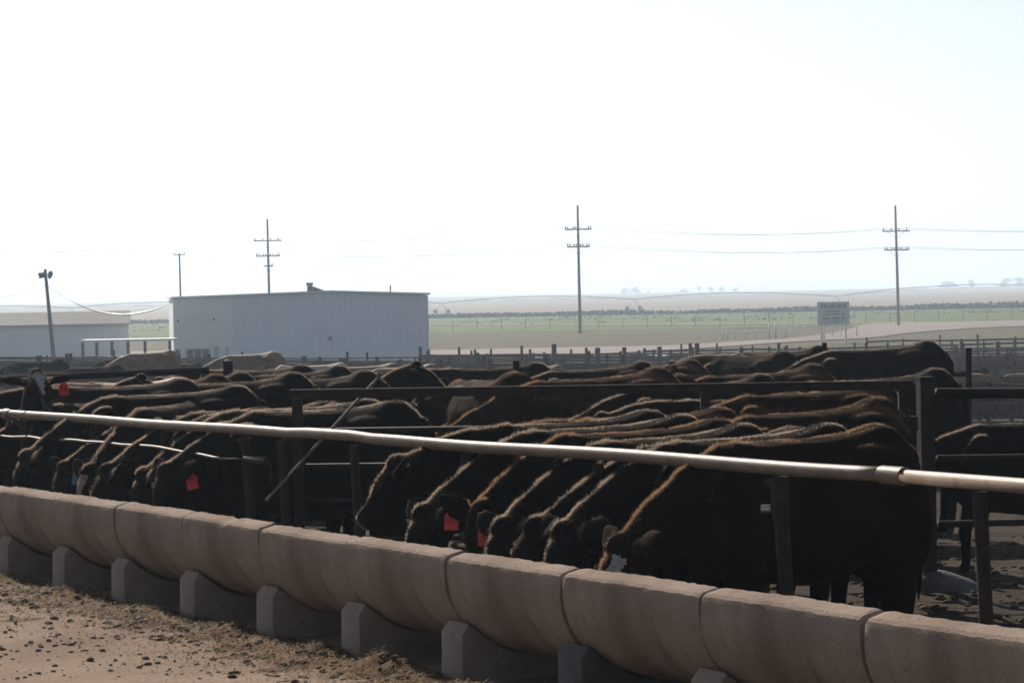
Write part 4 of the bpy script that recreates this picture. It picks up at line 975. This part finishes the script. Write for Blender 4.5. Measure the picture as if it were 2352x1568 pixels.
for key, n, ppx, dy, s_, lab, kw in (
    ('feed_e', 1.14, 398, 38, 1.02, 'black cow with a red ear tag standing broadside, nearest of the far row', dict(tags=((1, 'tag_red', '27'),))),
    ('feed_b', 1.12, 348, 31, 1.0, 'black cow feeding directly left of the red-tagged cow in the far row', {}),
    ('feed_f', 1.16, 305, 35, .97, 'black cow feeding second left of the red-tagged cow in the far row', {}),
    ('feed_c', 1.12, 262, 29, .99, 'black cow feeding just right of the cow with the blaze', {}),
    ('feed_d', 1.06, 214, -40, 1.0, 'black cow with a pale face blaze and two blue ear tags', dict(tags=((0, 'tag_blue', None), (1, 'tag_blue', None)))),
    ('feed_e', 1.12, 160, 28, .94, 'black cow feeding left of the cow with the blaze, under the cable', {}),
    ('feed_b', 1.10, 78, 22, 1.02, 'black cow feeding low near the left border, ear against the bunk rim', {}),
    ('feed_c', 1.15, -45, 26, 1.0, 'black cow feeding at the very left border', {})):
    rcow(key, n, ppx, dy, s_, lab, group=G2, **kw)
def pc(key, px, Z, yaw, ytop, label, coat='black', fur='fur', group=G3, htop=None, **kw):
    htop = htop or (1.58 if key == 'alert' else 1.31)
    if key != 'alert' and math.cos(R(yaw)) < -.3: px += .5*math.cos(R(yaw))*F_PX/Z*.9
    p = gp(px, Z); z = gz(p.x, p.y); s_ = clamp((zat(px, ytop-7, Z)-z)/htop, .82, 1.25)
    return cow(key, p.x, p.y, yaw, s_, label, coat, fur, group, **kw)
# head-up cow at the left
pc('alert', 75, 26.3, -84, 853, 'black cow with a white face patch looking over the rail at the left', htop=1.57, tags=((1, 'tag_red', '36'),))
pc('alert', -35, 26.6, YB+20, 872, 'black cow cut by the left border behind the rail', htop=1.57)
for a_ in (
    ('walk', 255, 27.0, 190, 886, 'black cow back behind the far feeding row, right of the white-faced head', 'black', 'fur'),
    ('low', 355, 29.0, 200, 880, 'brown-backed cow behind the far feeding row, under the far gate', 'brown_sunlit', 'fur_brown'),
    ('walk', 300, 33.0, 175, 878, 'tan-backed cow between black ones behind the far row', 'tan', 'fur_tan'),
    ('low', 420, 31.0, 195, 874, 'dark cow with a pale-lit back just left of the stout post', 'brown', 'fur'),
    ('alert', 215, 29.5, 0, 868, 'black cow with ears up below the far gate upright', 'black', 'fur'),
    ('low', 520, 27.5, 188, 876, 'black cow right below the stout post', 'black', 'fur'),
    ('walk', 590, 36.0, 160, 849, 'dark cow standing right of the stout post, farther of two', 'brown', 'fur'),
    ('low', 650, 33.0, 185, 858, 'black cow with a curly-lit rump right of the stout post', 'black', 'fur'),
    ('low', 710, 30.0, 165, 868, 'black cow behind the broadside one, left of the latch rod', 'black', 'fur'),
    ('alert', 850, 31.0, -15, 838, 'black cow facing right with raised ears above the latch rod', 'black', 'fur'),
    ('walk', 1115, 34.0, 185, 846, 'black cow walking left, tall ears, below the right end of the building', 'black', 'fur'),
    ('low', 1110, 27.5, 118, 866, 'brown cow seen from behind over the gate, left one', 'brown_sunlit', 'fur_brown'),
    ('walk', 1215, 27.0, 140, 884, 'dark cow with a low back between two others over the gate', 'brown_sunlit', 'fur'),
    ('low', 1350, 26.0, 200, 866, 'brown and black cow over the first gate upright', 'brown_sunlit', 'fur_brown'),
    ('low', 1360, 33.5, 192, 848, 'black cow behind the brown one over the gate middle', 'black', 'fur'),
    ('low', 1490, 36.5, 190, 842, 'dark cow before the far pens, left of the mound pair', 'brown_sunlit', 'fur_brown'),
    ('walk', 1490, 28.5, 112, 864, 'brown cow seen from behind over the gate, right one', 'brown_sunlit', 'fur_brown'),
    ('low', 1590, 25.5, 196, 882, 'dark cow with a pale-lit back under the gate top rail', 'black', 'fur'),
    ('low', 1630, 43.0, 188, 828, 'black cow grazing on the far side, left of the mound pair', 'black', 'fur'),
    ('walk', 1715, 38.5, 135, 815, 'brown-black cow on the mound, front one of the pair', 'brown', 'fur'),
    ('low', 1770, 41.5, 160, 808, 'black cow on the mound, rear one of the pair', 'black', 'fur'),
    ('low', 1730, 29.0, 200, 857, 'rusty-backed cow directly below the mound pair', 'brown_sunlit', 'fur_brown'),
    ('walk', 1690, 24.0, 200, 916, 'black cow low behind the gate, left of the streaked one', 'black', 'fur'),
    ('low', 1850, 23.6, 190, 898, 'black cow with rusty streaks on its shoulder behind the gate', 'brown_sunlit', 'fur_brown'),
    ('low', 1985, 26.5, 186, 868, 'black cow behind the right end of the gate', 'black', 'fur'),
    ('low', 2000, 35.5, 178, 800, 'big black cow standing broadside on the mound at the right', 'black', 'fur'),
    ('low', 2390, 22.2, 183, 966, 'black cow standing behind the pipe fence at the right border', 'black', 'fur')):
    pc(*a_)
rng = random.Random(21)
far = [('far_low', 300, 92, 205, 'tan', 'tan cow with a sloping back before the carport'), ('far_low', 525, 84, 188, 'tan', 'large tan cow above the stout post, before the building'),
 ('far_low', 690, 78, 180, 'cream', 'cream cow at the foot of the building, left of the flat post'), ('far_low', 735, 80, 10, 'cream', 'cream cow at the foot of the building, facing right'), ('far_low', 615, 70, 200, 'brown', 'brown cow behind the dark pair right of the stout post'),
 ('far_low', 790, 66, 190, 'tan', 'tan cow behind the thin flat post'), ('far_low', 870, 62, 184, 'tan', 'tan cow above the cow with raised ears'), ('far_low', 930, 64, 170, 'brown', 'brown cow beside the tan one below the building'),
 ('far_up', 1730, 66, -90, 'cream', 'cream cow head showing above the mound pair'), ('far_low', 2205, 96, 215, 'brown', 'brown cow lying low left of the long pale trough'), ('far_low', 2320, 84, 190, 'tan', 'tan cow under the right end of the long pale trough'),
 ('far_low', 165, 70, 185, 'brown', 'brown cow behind the far gate rail at the left'), ('far_low', 245, 100, 180, 'black', 'black cow left of the sloping tan cow'), ('far_low', 385, 96, 175, 'brown', 'brown cow right of the sloping tan cow'),
 ('far_low', 1090, 72, 180, 'brown', 'brown cow below the right corner of the building'), ('far_low', 1300, 70, 185, 'brown', 'brown cow behind the middle post of the pipe fence'), ('far_low', 1210, 95, 180, 'tan', 'tan cow far behind the middle post'), ('far_low', 1420, 88, 190, 'tan', 'tan cow in the pens above the gate middle'),
 ('far_low', 1555, 76, 175, 'cream', 'cream cow in the pens left of the mound'), ('far_low', 2250, 60, 10, 'tan', 'tan cow behind the end post of the pipe fence'), ('far_low', 40, 80, 180, 'black', 'black cow behind the white-faced head at the left border'), ('far_low', 2080, 110, 185, 'brown', 'brown cow above the big mound cow')]
for key, px, Z, yaw, coat, lab in far:
    p = gp(px, Z); sc_ = rng.uniform(.95, 1.1)
    if px in (300, 525): sc_ = 1.25
    cow(key, p.x, p.y, yaw, sc_, lab, coat=coat, group=G4)
# ------------------------------------------------------------------ loose stuff on the lane and in the pen
def litter_edge(t): return -.72-.25*noise.noise((t*.5, 3, 0))-.35*smooth(-t, -2.5, 2.5)
# layer of trodden feed and straw against the bunk feet, thinning out over the lane
M['litter'] = mat('trodden feed litter', (.052, .029, .013), .95, (.140, .080, .036), 28, bump=1.0, bscale=70, spec=.04, thr=(.38, .62))
mixin(M['litter'], (.21, .14, .068), 60, (.60, .68), .75, 3)
mixin(M['litter'], (.03, .02, .012), 5, (.56, .66), .7, 6)
MOUNDS = ((1.9, -.12, .5, .08), (2.9, -.08, .4, .05), (.6, -.25, .5, .05), (4.3, -.1, .4, .045), (5.7, -.1, .45, .04), (7.4, -.08, .5, .035), (9.0, -.1, .5, .035), (-.9, -.3, .6, .05))
def litter_z(n, t):
    e = litter_edge(t)*1.15
    z = .030*(1-smooth(n, 0, 1)*0-clamp(n/e, 0, 1.6))+.016*fbm(n, t, 2.6)+.007*noise.noise((n*17, t*17, 2))-.010
    for tm, nm_, r_, h_ in MOUNDS:
        rr = math.hypot((t-tm)/r_, (n-nm_)/(r_*.55))
        if rr < 1: z += h_*smooth(1-rr, 0, 1)*(1+.5*noise.noise((n*11, t*11, 0)))
    return z+.012
strip('spilled_feed', -1.5, .10, 70, -3.2, 13, 560, M['litter'], litter_z, 'stuff')
def gz(x, y, base_=gz):
    n, t = nt(x, y); z = base_(x, y)
    return max(z, terrain(x, y)+litter_z(n, t)) if -1.5 < n < .1 and -3.2 < t < 13 else z
def blades(name, m_, n_, nfun, tr_, size, seed, lift=.0):
    rs = random.Random(seed); mb = MB()
    for _ in range(n_):
        t = rs.uniform(*tr_); n = nfun(rs, t)
        if n is None: continue
        x, y = bp(n, t); z = gz(x, y)+.004+rs.random()**2*lift
        L = size*rs.uniform(.4, 1.5); an = rs.uniform(0, 6.28); el = rs.gauss(0, .28); w_ = .0017*rs.uniform(.6, 1.6)
        d = Vector((math.cos(an)*math.cos(el), math.sin(an)*math.cos(el), abs(math.sin(el)))); s_ = Vector((-d.y, d.x, 0)).normalized()*w_
        p = Vector((x, y, z)); o_ = len(mb.v); mb.v += [p-s_, p+s_, p+d*L+s_*.6, p+d*L-s_*.6]; mb.face([o_, o_+1, o_+2, o_+3])
    return kind(mb.build(name, m_, None, False), 'stuff')
def nf(rs, t):
    e = litter_edge(t); n = -abs(rs.gauss(0, .6))*abs(e)*1.2+.02
    if noise.noise((n*2.5, t*1.6, 8)) < -.25 and rs.random() < .7: return None
    return n
blades('straw', M['straw'], 42000, nf, (-2.5, 13), .034, 31, .02)
blades('straw', M['straw'], 2500, lambda rs, t: rs.uniform(-3, -.6), (-3, 14), .04, 32, .004)
def clods(name, m_, n_, nfun, tr_, smin, smax, seed, flat=.6):
    rs = random.Random(seed); bmx = bmesh.new(); bmesh.ops.create_icosphere(bmx, subdivisions=1, radius=1); base_v = [v.co.copy() for v in bmx.verts]; base_f = [[v.index for v in f.verts] for f in bmx.faces]; bmx.free()
    mb = MB()
    for _ in range(n_):
        t = rs.uniform(*tr_); n = nfun(rs, t)
        if n is None: continue
        x, y = bp(n, t); s_ = smin+(smax-smin)*rs.random()**3; c = Vector((x, y, gz(x, y)+s_*flat*.4)); o_ = len(mb.v); ph = rs.uniform(0, 99)
        rot = Matrix.Rotation(rs.uniform(0, 6.28), 3, 'Z')
        sx, sy = rs.uniform(.8, 1.5), rs.uniform(.6, 1.1)
        for v in base_v:
            q = v*(1+.35*noise.noise((v.x*1.5+ph, v.y*1.5, v.z*1.5))); mb.v.append(c+rot @ Vector((q.x*s_*sx, q.y*s_*sy, q.z*s_*flat)))
        for f in base_f: mb.face([o_+i for i in f])
    return kind(mb.build(name, m_, None, True), 'stuff')
clods('gravel', M['stone'], 5200, lambda rs, t: rs.uniform(-3.6, -.1), (-3, 14), .0035, .022, 33)
clods('dung_clods', M['dung'], 2200, nf, (-2.5, 13), .004, .034, 34, .55)
clods('pen_clods', M['dung'], 6000, lambda rs, t: rs.uniform(1.0, 9), (-4, 10), .006, .042, 35, .5)
sc.cycles.use_denoising = True
sc.cycles.max_bounces = 6; sc.cycles.diffuse_bounces = 3; sc.cycles.volume_bounces = 1
sc.cycles.filter_width = 1.7
